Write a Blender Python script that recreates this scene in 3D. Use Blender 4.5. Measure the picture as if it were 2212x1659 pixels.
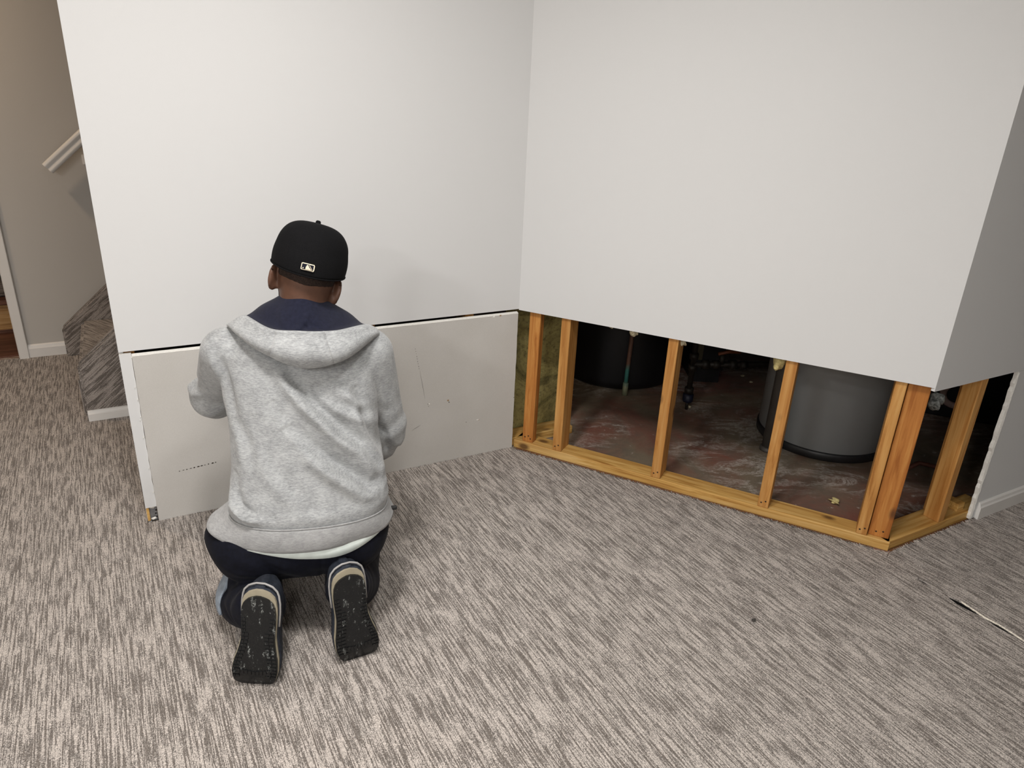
import bpy, bmesh, math, random
import numpy as np
from mathutils import Vector, Matrix
random.seed(4); np.random.seed(4)
for o in list(bpy.data.objects): bpy.data.objects.remove(o)
scene = bpy.context.scene
COL = scene.collection

# ------------------------------------------------------------------ camera
W_, H_, F_ = 2212.0, 1659.0, 1534.0
CH = 1.45
RX = np.array([0.9988652, 0.01791387, 0.0441295])
UX = np.array([-0.04762688, 0.3757025, 0.9255157])
FX = np.array([0.0, 0.92656717, -0.37612933])
cam = bpy.data.cameras.new('camera'); camo = bpy.data.objects.new('camera', cam)
COL.objects.link(camo); scene.camera = camo
cam.sensor_width = 36.0; cam.lens = F_ / W_ * 36.0; cam.clip_start = 0.05
camo.matrix_world = Matrix(((RX[0], UX[0], -FX[0], 0), (RX[1], UX[1], -FX[1], 0), (RX[2], UX[2], -FX[2], CH), (0, 0, 0, 1)))

# ------------------------------------------------------------------ world, lights, exposure
world = bpy.data.worlds.new('world'); scene.world = world; world.use_nodes = True
world.node_tree.nodes['Background'].inputs[0].default_value = (0.9, 0.95, 1.0, 1)
world.node_tree.nodes['Background'].inputs[1].default_value = 0.04
scene.view_settings.view_transform = 'Standard'; scene.view_settings.look = 'None'
scene.view_settings.gamma = 1.0; scene.view_settings.use_curve_mapping = False
scene.view_settings.exposure = 0.18
CEIL = 2.45
def downlight(x, y, power, size=0.17, col=(1.0, 0.93, 0.85), z=None):
    l = bpy.data.lights.new('downlight', 'AREA'); l.shape = 'DISK'; l.size = size; l.energy = power; l.color = col
    l.spread = math.radians(170)
    o = bpy.data.objects.new('downlight', l); COL.objects.link(o); o.location = (x, y, (CEIL - 0.012) if z is None else z)
    return o
downlight(-1.6, -1.35, 48, 0.4, col=(1.0, 0.985, 0.97))
downlight(0.05, -1.35, 20, 0.4, col=(1.0, 0.985, 0.97))
downlight(-1.1, -2.4, 48, 0.4, col=(1.0, 0.985, 0.97))
downlight(-0.45, 1.1, 24, 0.3, col=(1.0, 0.965, 0.935))
downlight(0.2, 1.1, 12, 0.3, col=(1.0, 0.99, 0.96))
downlight(-2.84, 2.81, 10, 0.12, col=(1.0, 0.74, 0.50))

# ------------------------------------------------------------------ site geometry
A = np.array([0.871, 0.4914]); A /= np.linalg.norm(A)          # along the left wall
NA = np.array([-A[1], A[0]])                                   # away from the room
L0 = np.array([-1.2525, 2.1030]); I0 = np.array([0.0138, 2.8174]); O0 = np.array([1.3644, 2.1402])
B = (O0 - I0) / np.linalg.norm(O0 - I0); NB = np.array([-B[1], B[0]])   # away from the room
LB = float(np.linalg.norm(O0 - I0)); LA = float(np.linalg.norm(I0 - L0))
HC = 0.636                                                     # height of the drywall cut

# ------------------------------------------------------------------ helpers: objects
def obj(name, mesh, mat=None, parent=None, loc=None):
    o = bpy.data.objects.new(name, mesh); COL.objects.link(o)
    if mat is not None and not mesh.materials: mesh.materials.append(mat)
    if parent is not None: o.parent = parent
    if loc is not None: o.location = loc
    return o
def empty(name, loc=(0, 0, 0), rz=0.0):
    o = bpy.data.objects.new(name, None); COL.objects.link(o); o.location = loc; o.rotation_euler = (0, 0, rz)
    o.empty_display_size = 0.1
    return o
def tag(o, label, cat, group=None, kind=None):
    o['label'] = label
    if cat: o['category'] = cat
    if group: o['group'] = group
    if kind: o['kind'] = kind
    return o
def struct(o, label=None):
    o['kind'] = 'structure'
    if label: o['label'] = label
    return o
def mesh_from(name, verts, faces, smooth=False):
    me = bpy.data.meshes.new(name); me.from_pydata([tuple(map(float, v)) for v in verts], [], [tuple(map(int, f)) for f in faces]); me.update()
    if smooth: me.polygons.foreach_set('use_smooth', [True] * len(me.polygons))
    return me
def box_mesh(name, x0, x1, y0, y1, z0, z1, bev=0.0, seg=2):
    bm = bmesh.new(); bmesh.ops.create_cube(bm, size=1.0)
    for v in bm.verts:
        v.co = ((x0 + x1) / 2 + v.co.x * (x1 - x0), (y0 + y1) / 2 + v.co.y * (y1 - y0), (z0 + z1) / 2 + v.co.z * (z1 - z0))
    if bev: bmesh.ops.bevel(bm, geom=bm.edges[:], offset=bev, segments=seg, affect='EDGES', profile=0.5)
    me = bpy.data.meshes.new(name); bm.to_mesh(me); bm.free()
    return me
def prism_mesh(name, poly, z0, z1, bev=0.0):
    bm = bmesh.new(); vs = [bm.verts.new((p[0], p[1], z0)) for p in poly]
    f = bm.faces.new(vs); bmesh.ops.recalc_face_normals(bm, faces=[f])
    r = bmesh.ops.extrude_face_region(bm, geom=[f])
    for v in r['geom']:
        if isinstance(v, bmesh.types.BMVert): v.co.z = z1
    bmesh.ops.recalc_face_normals(bm, faces=bm.faces[:])
    if bev: bmesh.ops.bevel(bm, geom=bm.edges[:], offset=bev, segments=2, affect='EDGES')
    me = bpy.data.meshes.new(name); bm.to_mesh(me); bm.free()
    return me
def tube_mesh(name, pts, r, n=12, caps=True):
    pts = [Vector(p) for p in pts]; rs = r if hasattr(r, '__len__') else [r] * len(pts)
    verts, faces = [], []; prev = None
    for i, p in enumerate(pts):
        t = (pts[min(i + 1, len(pts) - 1)] - pts[max(i - 1, 0)]).normalized()
        if prev is None: prev = t.orthogonal().normalized()
        a = (prev - t * prev.dot(t)).normalized(); b = t.cross(a); prev = a
        for k in range(n):
            th = 2 * math.pi * k / n
            verts.append(p + (a * math.cos(th) + b * math.sin(th)) * rs[i])
    for i in range(len(pts) - 1):
        for k in range(n):
            faces.append((i * n + k, i * n + (k + 1) % n, (i + 1) * n + (k + 1) % n, (i + 1) * n + k))
    if caps: faces.append(tuple(range(n - 1, -1, -1))); faces.append(tuple((len(pts) - 1) * n + k for k in range(n)))
    return mesh_from(name, verts, faces, True)
def lathe_mesh(name, prof, n=48):
    verts, faces = [], []
    for r, z in prof:
        for k in range(n):
            th = 2 * math.pi * k / n; verts.append((r * math.cos(th), r * math.sin(th), z))
    for i in range(len(prof) - 1):
        for k in range(n):
            faces.append((i * n + k, i * n + (k + 1) % n, (i + 1) * n + (k + 1) % n, (i + 1) * n + k))
    return mesh_from(name, verts, faces, True)
def sharp(o, ang=40):
    m = o.modifiers.new('edge_split', 'EDGE_SPLIT'); m.split_angle = math.radians(ang)
    return o
def ang(v): return math.atan2(v[1], v[0])
def ray(px, py): return (px - W_ / 2) / F_ * RX - (py - H_ / 2) / F_ * UX + FX
def ground(px, py, z=0.0):
    d = ray(px, py); t = (z - CH) / d[2]; return d * t + np.array([0, 0, CH])
def onplane(px, py, p0, N):
    d = ray(px, py); t = (np.array(p0) @ np.array(N)) / (d[:2] @ np.array(N)); return d * t + np.array([0, 0, CH])

# ------------------------------------------------------------------ helpers: materials
MATS = {}
class NT:
    def __init__(s, name):
        s.m = bpy.data.materials.new(name); s.m.use_nodes = True; s.t = s.m.node_tree
        s.b = s.t.nodes['Principled BSDF']; s.tc = s.n('ShaderNodeTexCoord')
    def n(s, typ, **k):
        nd = s.t.nodes.new(typ)
        for a, v in k.items(): setattr(nd, a, v)
        return nd
    def l(s, a, b): s.t.links.new(a, b)
    def mapping(s, scale=(1, 1, 1), rot=(0, 0, 0), loc=(0, 0, 0), src='Object'):
        m = s.n('ShaderNodeMapping'); m.inputs['Scale'].default_value = scale; m.inputs['Rotation'].default_value = rot; m.inputs['Location'].default_value = loc
        s.l(s.tc.outputs[src], m.inputs['Vector']); return m.outputs[0]
    def noise(s, vec, scale=1.0, detail=3.0, rough=0.5, dist=0.0):
        nd = s.n('ShaderNodeTexNoise'); nd.inputs['Scale'].default_value = scale; nd.inputs['Detail'].default_value = detail
        nd.inputs['Roughness'].default_value = rough; nd.inputs['Distortion'].default_value = dist
        if vec is not None: s.l(vec, nd.inputs['Vector'])
        return nd.outputs['Fac']
    def ramp(s, fac, stops, interp='LINEAR'):
        r = s.n('ShaderNodeValToRGB'); r.color_ramp.interpolation = interp
        e = r.color_ramp.elements
        while len(e) < len(stops): e.new(0.5)
        for el, (p, c) in zip(e, stops):
            el.position = p; el.color = (c[0], c[1], c[2], 1) if hasattr(c, '__len__') else (c, c, c, 1)
        s.l(fac, r.inputs['Fac']); return r.outputs['Color']
    def mix(s, fac, a, b, mode='MIX'):
        m = s.n('ShaderNodeMix', data_type='RGBA', blend_type=mode)
        for v, i in ((fac, m.inputs[0]), (a, m.inputs[6]), (b, m.inputs[7])):
            if hasattr(v, 'links'): s.l(v, i)
            elif not hasattr(v, '__len__'): i.default_value = v
            else: i.default_value = (v[0], v[1], v[2], 1)
        return m.outputs[2]
    def math(s, op, a, b=0.0):
        m = s.n('ShaderNodeMath', operation=op)
        for v, i in ((a, m.inputs[0]), (b, m.inputs[1])):
            if hasattr(v, 'links'): s.l(v, i)
            else: i.default_value = v
        return m.outputs[0]
    def col(s, c):
        if hasattr(c, 'links'): s.l(c, s.b.inputs['Base Color'])
        else: s.b.inputs['Base Color'].default_value = (c[0], c[1], c[2], 1)
        return s
    def set(s, rough=0.6, spec=0.4, metal=0.0, sheen=0.0):
        if hasattr(rough, 'links'): s.l(rough, s.b.inputs['Roughness'])
        else: s.b.inputs['Roughness'].default_value = rough
        s.b.inputs['Specular IOR Level'].default_value = spec; s.b.inputs['Metallic'].default_value = metal
        if sheen: s.b.inputs['Sheen Weight'].default_value = sheen; s.b.inputs['Sheen Roughness'].default_value = 0.5
        return s
    def bump(s, h, strength=0.3, dist=0.002):
        b = s.n('ShaderNodeBump'); b.inputs['Strength'].default_value = strength; b.inputs['Distance'].default_value = dist
        s.l(h, b.inputs['Height']); s.l(b.outputs[0], s.b.inputs['Normal']); return s
def plain(name, c, rough=0.6, spec=0.4, metal=0.0, nscale=60.0, var=0.12, bump=0.0, bd=0.001, sheen=0.0):
    t = NT(name); f = t.noise(t.mapping(), nscale, 4)
    lo = tuple(x * (1 - var) for x in c); hi = tuple(min(1, x * (1 + var)) for x in c)
    t.col(t.ramp(f, [(0.3, lo), (0.7, hi)])).set(rough, spec, metal, sheen)
    if bump: t.bump(f, bump, bd)
    return t.m

def mat_paint(name, c):
    t = NT(name); f = t.noise(t.mapping(), 260, 3, 0.6); g = t.noise(t.mapping(), 1.3, 2)
    t.col(t.ramp(g, [(0.3, tuple(x * 0.985 for x in c)), (0.7, c)])).set(0.55, 0.3).bump(f, 0.10, 0.001)
    return t.m
M_WALL = mat_paint('wall_paint', (0.69, 0.69, 0.685))
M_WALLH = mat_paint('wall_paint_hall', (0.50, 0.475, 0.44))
M_CEIL = mat_paint('ceiling_paint', (0.8, 0.8, 0.78))
M_TRIM = plain('trim_paint', (0.72, 0.70, 0.67), 0.35, 0.5, nscale=8, var=0.03)
def mat_panel():
    t = NT('drywall_paper'); v = t.mapping()
    f = t.noise(v, 420, 3, 0.7); g = t.noise(t.mapping((1, 1, 1)), 3.0, 4, 0.6); k = t.noise(t.mapping((0.6, 1, 8)), 2.0, 3)
    c = t.ramp(g, [(0.25, (0.53, 0.51, 0.475)), (0.75, (0.60, 0.58, 0.55))])
    c = t.mix(0.12, c, t.ramp(f, [(0.35, (0.30, 0.28, 0.25)), (0.65, (0.62, 0.6, 0.56))]))
    c = t.mix(t.ramp(k, [(0.55, 0.0), (0.7, 0.25)]), c, (0.56, 0.54, 0.5))
    t.col(c).set(0.8, 0.2).bump(f, 0.08, 0.001)
    return t.m
M_PANEL = mat_panel()
M_GYP = plain('gypsum_core', (0.80, 0.78, 0.73), 0.9, 0.1, nscale=180, var=0.08, bump=0.4, bd=0.002)
M_DARK = plain('dark_gap', (0.012, 0.011, 0.010), 0.9, 0.1)

def mat_carpet(name, along, vertical=False, light=(0.475, 0.425, 0.385), dark=(0.175, 0.150, 0.131)):
    """cut-and-loop carpet with broken streaks running along one direction"""
    t = NT(name)
    rot = (0, 0, -along) if not vertical else (0, along, 0)
    m1 = t.n('ShaderNodeMapping'); m1.inputs['Rotation'].default_value = rot
    t.l(t.tc.outputs['Object'], m1.inputs['Vector'])
    def st(sx, sy, sz=1.0, off=0.0):
        m = t.n('ShaderNodeMapping'); m.inputs['Scale'].default_value = (sx, sy, sz); m.inputs['Location'].default_value = (off, off * 1.7, 0)
        t.l(m1.outputs[0], m.inputs['Vector']); return m.outputs[0]
    sz = 1.0 if not vertical else 105.0
    a = t.noise(st(7.5, 205, sz), 1.0, 4.0, 0.62, 0.15)
    b = t.noise(st(12, 420, sz * 2, 3.1), 1.0, 2.0, 0.6, 0.1)
    c = t.noise(st(13, 40, 26, 7.7), 1.0, 4.0, 0.65)
    gr = t.noise(st(330, 420, 380), 1.0, 2.0, 0.8)
    s = t.math('ADD', t.math('MULTIPLY', a, 0.62), t.math('MULTIPLY', b, 0.38))
    s = t.math('ADD', s, t.math('MULTIPLY', t.math('SUBTRACT', c, 0.5), 0.24))
    s = t.math('ADD', s, t.math('MULTIPLY', t.math('SUBTRACT', gr, 0.5), 0.28))
    pick = t.ramp(s, [(0.445, 0.0), (0.515, 1.0)])
    colr = t.mix(pick, dark, light)
    g2 = t.ramp(gr, [(0.28, 0.45), (0.5, 1.0), (0.70, 1.65)])
    colr = t.mix(1.0, colr, g2, 'MULTIPLY')
    t.col(colr).set(0.95, 0.12, sheen=0.12)
    hgt = t.math('ADD', t.math('MULTIPLY', pick, 0.6), t.math('MULTIPLY', gr, 0.7))
    t.bump(hgt, 0.75, 0.004)
    return t.m
CARPDIR = ang(-NA) + math.radians(1.0)
M_CARPET = mat_carpet('carpet_streaked', CARPDIR)
M_CARPET_STEP = mat_carpet('carpet_step', ang(NA), False)
M_CARPET_STR = mat_carpet('carpet_stringer', math.radians(40), True, (0.36, 0.32, 0.29), (0.15, 0.13, 0.115))

def mat_wood(name, axis='Z', base=(0.55, 0.27, 0.075), dark=(0.36, 0.145, 0.03), light=(0.66, 0.38, 0.13), seed=0.0, knots=True):
    t = NT(name); lo, hi = 3.0, 55.0
    sc = (hi, hi, lo) if axis == 'Z' else (lo, hi, hi)
    m0 = t.n('ShaderNodeObjectInfo')
    add = t.n('ShaderNodeVectorMath', operation='ADD'); t.l(t.tc.outputs['Object'], add.inputs[0])
    sm = t.n('ShaderNodeVectorMath', operation='SCALE'); t.l(m0.outputs['Random'], sm.inputs['Scale']); sm.inputs[0].default_value = (3.1, 7.3, 5.7); t.l(sm.outputs[0], add.inputs[1])
    mp = t.n('ShaderNodeMapping'); mp.inputs['Scale'].default_value = sc; t.l(add.outputs[0], mp.inputs['Vector'])
    g = t.noise(mp.outputs[0], 1.0, 5, 0.62, 0.6)
    mp2 = t.n('ShaderNodeMapping'); mp2.inputs['Scale'].default_value = tuple(x * 0.28 for x in sc); t.l(add.outputs[0], mp2.inputs['Vector'])
    g2 = t.noise(mp2.outputs[0], 1.0, 3, 0.5, 0.8)
    c = t.ramp(g, [(0.34, dark), (0.5, base), (0.66, light)])
    c = t.mix(t.ramp(g2, [(0.4, 0.0), (0.75, 0.6)]), c, dark)
    if knots:
        v = t.n('ShaderNodeTexVoronoi'); mp3 = t.n('ShaderNodeMapping'); mp3.inputs['Scale'].default_value = (9, 9, 5) if axis == 'Z' else (5, 9, 9)
        t.l(add.outputs[0], mp3.inputs['Vector']); t.l(mp3.outputs[0], v.inputs['Vector']); v.inputs['Scale'].default_value = 1.0
        c = t.mix(t.ramp(v.outputs['Distance'], [(0.08, 0.85), (0.17, 0.0)]), c, (0.10, 0.04, 0.014))
    t.col(c).set(0.6, 0.35).bump(g, 0.15, 0.002)
    return t.m
M_STUD = mat_wood('stud_wood', 'Z')
M_STUDO = mat_wood('stud_wood_orange', 'Z', (0.50, 0.20, 0.045), (0.33, 0.11, 0.02), (0.62, 0.30, 0.08))
M_PLATE = mat_wood('plate_wood', 'X', (0.60, 0.35, 0.10), (0.38, 0.18, 0.04), (0.74, 0.49, 0.19))

def mat_concrete():
    t = NT('painted_concrete'); v = t.mapping()
    a = t.noise(v, 1.6, 5, 0.6, 0.6); b = t.noise(v, 5.0, 6, 0.7, 1.2); c = t.noise(t.mapping((1, 2.6, 1), (0, 0, 0.6)), 2.6, 7, 0.74, 0.7); d = t.noise(v, 70, 4, 0.7)
    col = t.ramp(a, [(0.38, (0.22, 0.09, 0.065)), (0.56, (0.21, 0.165, 0.115))])
    col = t.mix(t.ramp(b, [(0.45, 0.0), (0.7, 0.7)]), col, (0.13, 0.11, 0.085))
    lines = t.ramp(t.math('ABSOLUTE', t.math('SUBTRACT', c, 0.5)), [(0.0, 0.8), (0.014, 0.45), (0.05, 0.0)])
    msk = t.ramp(t.noise(v, 2.3, 3), [(0.44, 0.0), (0.56, 1.0)])
    dust = t.math('MULTIPLY', lines, msk)
    dust = t.math('MULTIPLY', dust, t.ramp(d, [(0.35, 0.3), (0.6, 1.0)]))
    col = t.mix(dust, col, (0.62, 0.56, 0.50))
    sp = t.ramp(t.noise(t.mapping((1, 1, 1), loc=(5, 2, 0)), 26, 3, 0.6), [(0.66, 0.0), (0.74, 0.6)])
    col = t.mix(sp, col, (0.6, 0.55, 0.5))
    t.col(col).set(t.ramp(b, [(0.3, 0.35), (0.7, 0.75)]), 0.4).bump(d, 0.2, 0.002)
    return t.m
M_CONC = mat_concrete()
M_YELLOW = None
def mat_yellow():
    t = NT('old_plaster_yellow'); v = t.mapping()
    a = t.noise(v, 4.0, 6, 0.7, 0.8); b = t.noise(v, 60, 4, 0.75)
    c = t.ramp(a, [(0.35, (0.13, 0.115, 0.05)), (0.5, (0.42, 0.36, 0.14)), (0.7, (0.50, 0.44, 0.20))])
    c = t.mix(t.ramp(b, [(0.5, 0.0), (0.68, 0.7)]), c, (0.09, 0.08, 0.045))
    t.col(c).set(0.9, 0.1).bump(b, 0.5, 0.004); return t.m
M_YELLOW = mat_yellow()
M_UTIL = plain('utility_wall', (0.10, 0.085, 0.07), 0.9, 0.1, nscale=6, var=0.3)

# ------------------------------------------------------------------ room shell
def along(p0, d, n, a, m=0.0): return p0 + d * a + n * m
def wall_box(name, p0, d, n, a0, a1, m0, m1, z0, z1, mat, parent=None, bev=0.0):
    """box in a wall frame: x along the wall, y away from the room, origin p0"""
    o = obj(name, box_mesh(name, a0, a1, m0, m1, z0, z1, bev), mat, parent)
    if parent is None or parent.type != 'EMPTY' or True:
        o.location = (p0[0], p0[1], 0); o.rotation_euler = (0, 0, ang(d))
    return o

slab = struct(obj('floor_concrete', prism_mesh('floor_concrete', [(-6, -4.5), (6.5, -4.5), (6.5, 7), (-6, 7)], -0.12, -0.001), M_CONC), 'dark red painted concrete floor behind the open wall framing')
# carpet: two pieces that meet at a seam running out from the outside corner
S0 = np.array([-1.904, 2.872]); F0 = S0 + NA * 1.01
def P2(a, m, p0=L0): return along(p0, A, NA, a, m)
seamA = ground(1912, 1212)[:2]; seamB = ground(2212, 1390)[:2]; sd = (seamB - seamA) / np.linalg.norm(seamB - seamA)
seamZ = seamA + sd * 3.6
gapB = NB * -0.016
carp1 = [L0 + A * 0.0 - NA * 0.0, P2(LA - 0.002, 0.0), I0 + gapB + B * 0.02, O0 + gapB * 0.6 + B * -0.05, O0 + gapB * 0.2 + B * 0.002, seamA, seamA + sd * 0.10]
n_s = 14
sn = np.array([-sd[1], sd[0]])
g_lo, g_hi = [], []
for i in range(n_s + 1):
    q = seamA + sd * (0.10 + 0.55 * i / n_s)
    wv = 2.4 * (0.0035 + 0.0025 * math.sin(i * 1.9) + 0.001 * math.sin(i * 5.3)) * math.sin(math.pi * min(1, (i + .3) / n_s) ** 0.6) + (0.0006 if i > 0 else 0)
    g_lo.append(q - sn * wv * 0.8); g_hi.append(q + sn * wv * 0.8)
sgn = -1 if (np.array([0, 0]) - seamA) @ sn > 0 else 1
if sgn < 0: g_lo, g_hi = g_hi, g_lo
roomfar = 4.4
carp1 += g_lo + [seamZ, P2(3.0, -roomfar - 0.6), P2(-3.6, -roomfar - 0.6), P2(-3.6, (F0 - L0) @ NA)]
carp1 += [F0 + A * 0.03, S0 + A * 0.03 + NA * 0.06, S0 + A * 0.03 + NA * 0.004, S0 + A * 0.19 + NA * 0.004]
CPT = 0.007
floor = struct(obj('floor', prism_mesh('floor', [tuple(p) for p in carp1], 0.0, CPT), M_CARPET), 'grey and taupe streaked carpet across the room')
carp2 = [O0 + A * 0.005 - NA * 0.004, seamA + sn * 0.0] + [seamA + sd * 0.10] + g_hi + [seamZ, P2(5.6, -roomfar - 0.6), P2(5.6, (O0 - L0) @ NA - 0.004)]
floor2 = struct(obj('floor_carpet_edge', prism_mesh('floor_carpet_edge', [tuple(p) for p in carp2], 0.0, CPT), M_CARPET), 'smaller piece of streaked carpet past the open seam')
# pale backing fibres along the open seam
M_BACK = plain('carpet_backing', (0.72, 0.66, 0.56), 0.9, 0.1, nscale=200, var=0.3)
vs, fs = [], []
for i in range(4, n_s + 1):
    for j in range(4):
        t = (i + j / 4) / n_s
        if t > 1: continue
        k = min(n_s - 1, int(t * n_s)); fr = t * n_s - k
        q = g_hi[k] * (1 - fr) + g_hi[k + 1] * fr
        w = 0.0008 + 0.0022 * abs(math.sin(i * 2.3 + j * 1.1)) * (1.6 if 0.25 < t < 0.5 else 0.8)
        s_ = sn * (-1 if sgn < 0 else 1)
        vs += [(q[0] - s_[0] * w, q[1] - s_[1] * w, CPT - 0.002), (q[0] + s_[0] * 0.0008, q[1] + s_[1] * 0.0008, CPT + 0.0012)]
for i in range(len(vs) // 2 - 1): fs.append((2 * i, 2 * i + 1, 2 * i + 3, 2 * i + 2))
me = mesh_from('backing_strip', vs, fs)
M_SEAM_SHADE = plain('seam_shade_black', (0.01, 0.01, 0.01), 0.95, 0.05)  # near-black colour standing in for the shade deep in the seam gap
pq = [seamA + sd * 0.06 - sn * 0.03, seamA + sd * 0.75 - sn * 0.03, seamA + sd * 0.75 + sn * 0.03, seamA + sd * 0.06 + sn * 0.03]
obj('seam_shade', prism_mesh('seam_shade', [tuple(p) for p in pq], 0.0002, 0.0015), M_SEAM_SHADE, floor2)  # thin black strip painted in as the shade under the open seam
bk = obj('backing_strip', me, M_BACK, floor2); md = bk.modifiers.new('s', 'SOLIDIFY'); md.thickness = 0.001

# loose fibres along the cut carpet edges
def fringe(name, p, q, nrm, n, ln=0.012):
    rng = np.random.RandomState(3); vs, fs = [], []; d = (q - p) / np.linalg.norm(q - p); Ln = float(np.linalg.norm(q - p))
    for i in range(n):
        c = p + d * rng.rand() * Ln - nrm * rng.uniform(0.0, 0.006); l = ln * rng.uniform(0.3, 1.0); a = rng.normal(0, 0.6); w = rng.uniform(.0008, .0018)
        e = c + (nrm * math.cos(a) + d * math.sin(a)) * l; b = len(vs); z1 = CPT + rng.uniform(-.004, .006)
        vs += [(c[0] - d[0] * w, c[1] - d[1] * w, CPT - .001), (c[0] + d[0] * w, c[1] + d[1] * w, CPT - .001), (c[0], c[1], CPT + .003), (e[0], e[1], z1)]
        fs += [(b, b + 1, b + 3), (b + 1, b + 2, b + 3), (b + 2, b, b + 3)]
    o = obj(name, mesh_from(name, vs, fs), M_CARPET, floor); o['kind'] = 'stuff'; return o
fringe('carpet_fibres', I0 + gapB + B * 0.02, O0 + gapB * 0.6 + B * -0.05, NB, 1500)
fringe('carpet_fibres', L0 + A * 0.06, I0 - A * 0.01, NA, 1100, 0.006)
fringe('carpet_fibres', O0 - NA * 0.004 + A * 0.02, O0 + A * 0.9 - NA * 0.004, NA, 700, 0.012)

# tack strip gap along the framing
M_TACK = mat_wood('tack_strip_wood', 'X', (0.16, 0.07, 0.03), (0.07, 0.03, 0.015), (0.22, 0.11, 0.05))
tk = wall_box('tack_strip', I0, B, NB, 0.02, LB - 0.05, -0.013, 0.008, 0.0, 0.005, M_TACK)
tag(tk, 'dark narrow wooden tack strip between carpet edge and bottom plate', 'tack strip')

tk2 = wall_box('tack_strip', O0, A, NA, 0.02, 0.48, -0.004, 0.010, 0.0, 0.004, M_TACK)
tag(tk2, 'dark tack strip under the corner framing at far right', 'tack strip')
# walls
wl = struct(wall_box('wall_left', L0, A, NA, 0.0, LA, 0.0, 0.0127, HC + 0.004, CEIL, M_WALL), 'white painted upper wall behind the kneeling person')
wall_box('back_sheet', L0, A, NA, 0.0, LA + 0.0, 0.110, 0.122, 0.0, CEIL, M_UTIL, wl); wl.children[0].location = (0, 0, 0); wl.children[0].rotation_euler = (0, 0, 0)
wr = struct(wall_box('wall_right', I0, B, NB, 0.0, LB, 0.0, 0.0127, HC, CEIL, M_WALL), 'white painted upper wall hanging above the exposed studs')
wc = struct(wall_box('wall_far_right', O0, A, NA, 0.0, 4.2, 0.0, 0.0127, HC - 0.012, CEIL, M_WALL), 'grey shaded upper wall around the outside corner')
# return wall at the left end, running back to the stairs
RET = (S0 - L0) @ NA
ret = struct(wall_box('wall_return', L0, NA, -A, 0.0127, RET - 0.004, -0.0127, 0.0, 0.0, CEIL, M_WALL), 'narrow return wall running back toward the stairs')
# far wall behind the stairs with a doorway
wf = struct(empty('wall_stair', (F0[0], F0[1], 0), ang(A)), 'dim greige wall behind the stairs with doorway')
DOOR_R, DOOR_L = -0.325, -1.13
obj('wall_sheet', box_mesh('s', DOOR_R, 3.0, 0, 0.1, 0, CEIL), M_WALLH, wf)
obj('wall_sheet', box_mesh('s', -2.6, DOOR_L, 0, 0.1, 0, CEIL), M_WALLH, wf)
obj('wall_sheet', box_mesh('s', DOOR_L, DOOR_R, 0, 0.1, 2.05, CEIL), M_WALLH, wf)
# rest of the room shell
struct(wall_box('wall_back', L0 - NA * (roomfar + 0.5), A, NA, -3.7, 5.7, -0.1, 0.0, 0, CEIL, M_WALL), 'plain wall behind the camera')
struct(wall_box('wall_west', L0 - A * 3.6, NA, -A, -roomfar - 0.6, 4.6, 0.0, 0.1, 0, CEIL, M_WALLH), 'plain side wall of the hallway')
struct(wall_box('wall_east', L0 + A * 5.6, NA, -A, -roomfar - 0.6, 4.6, -0.1, 0.0, 0, CEIL, M_WALL), 'plain side wall of the room')
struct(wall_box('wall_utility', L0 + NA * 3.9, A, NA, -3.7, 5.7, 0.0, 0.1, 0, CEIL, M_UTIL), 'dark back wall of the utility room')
cl = struct(obj('ceiling', prism_mesh('ceiling', [(-6, -4.5), (6.5, -4.5), (6.5, 7), (-6, 7)], CEIL, CEIL + 0.1), M_CEIL), 'plain ceiling')

# baseboards
def base_prof(name, a0, a1, h, th, mat, parent=None):
    prof = [(0, 0), (-th, 0), (-th, h * 0.72), (-th * 0.72, h * 0.80), (-th * 0.55, h * 0.93), (-th * 0.2, h), (0, h)]
    verts = [(a, y, z) for a in (a0, a1) for (y, z) in prof]; n = len(prof)
    faces = [(i, (i + 1) % n, n + (i + 1) % n, n + i) for i in range(n)] + [tuple(range(n - 1, -1, -1)), tuple(range(n, 2 * n))]
    return obj(name, mesh_from(name, verts, faces), mat, parent)
b1 = struct(base_prof('baseboard_stair', -0.28, -0.10, 0.078, 0.014, M_TRIM)); b1.location = (F0[0], F0[1], 0); b1.rotation_euler = (0, 0, ang(A))
# door casing
cz = empty('door_1', (F0[0], F0[1], 0), ang(A)); struct(cz, 'white door casing at the left edge of the picture')
obj('door_casing', box_mesh('c', DOOR_R, -0.28, -0.022, 0.0, 0.0, 2.1, 0.004), M_TRIM, cz)
obj('door_casing', box_mesh('c', DOOR_L - 0.07, DOOR_L, -0.022, 0.0, 0.0, 2.1, 0.004), M_TRIM, cz)
obj('door_casing', box_mesh('c', DOOR_L - 0.07, -0.255, -0.024, 0.0, 2.05, 2.12, 0.004), M_TRIM, cz)
obj('door_jamb', box_mesh('c', DOOR_R - 0.004, DOOR_R + 0.02, 0.0, 0.104, 0.0, 2.05), M_TRIM, cz)

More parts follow.
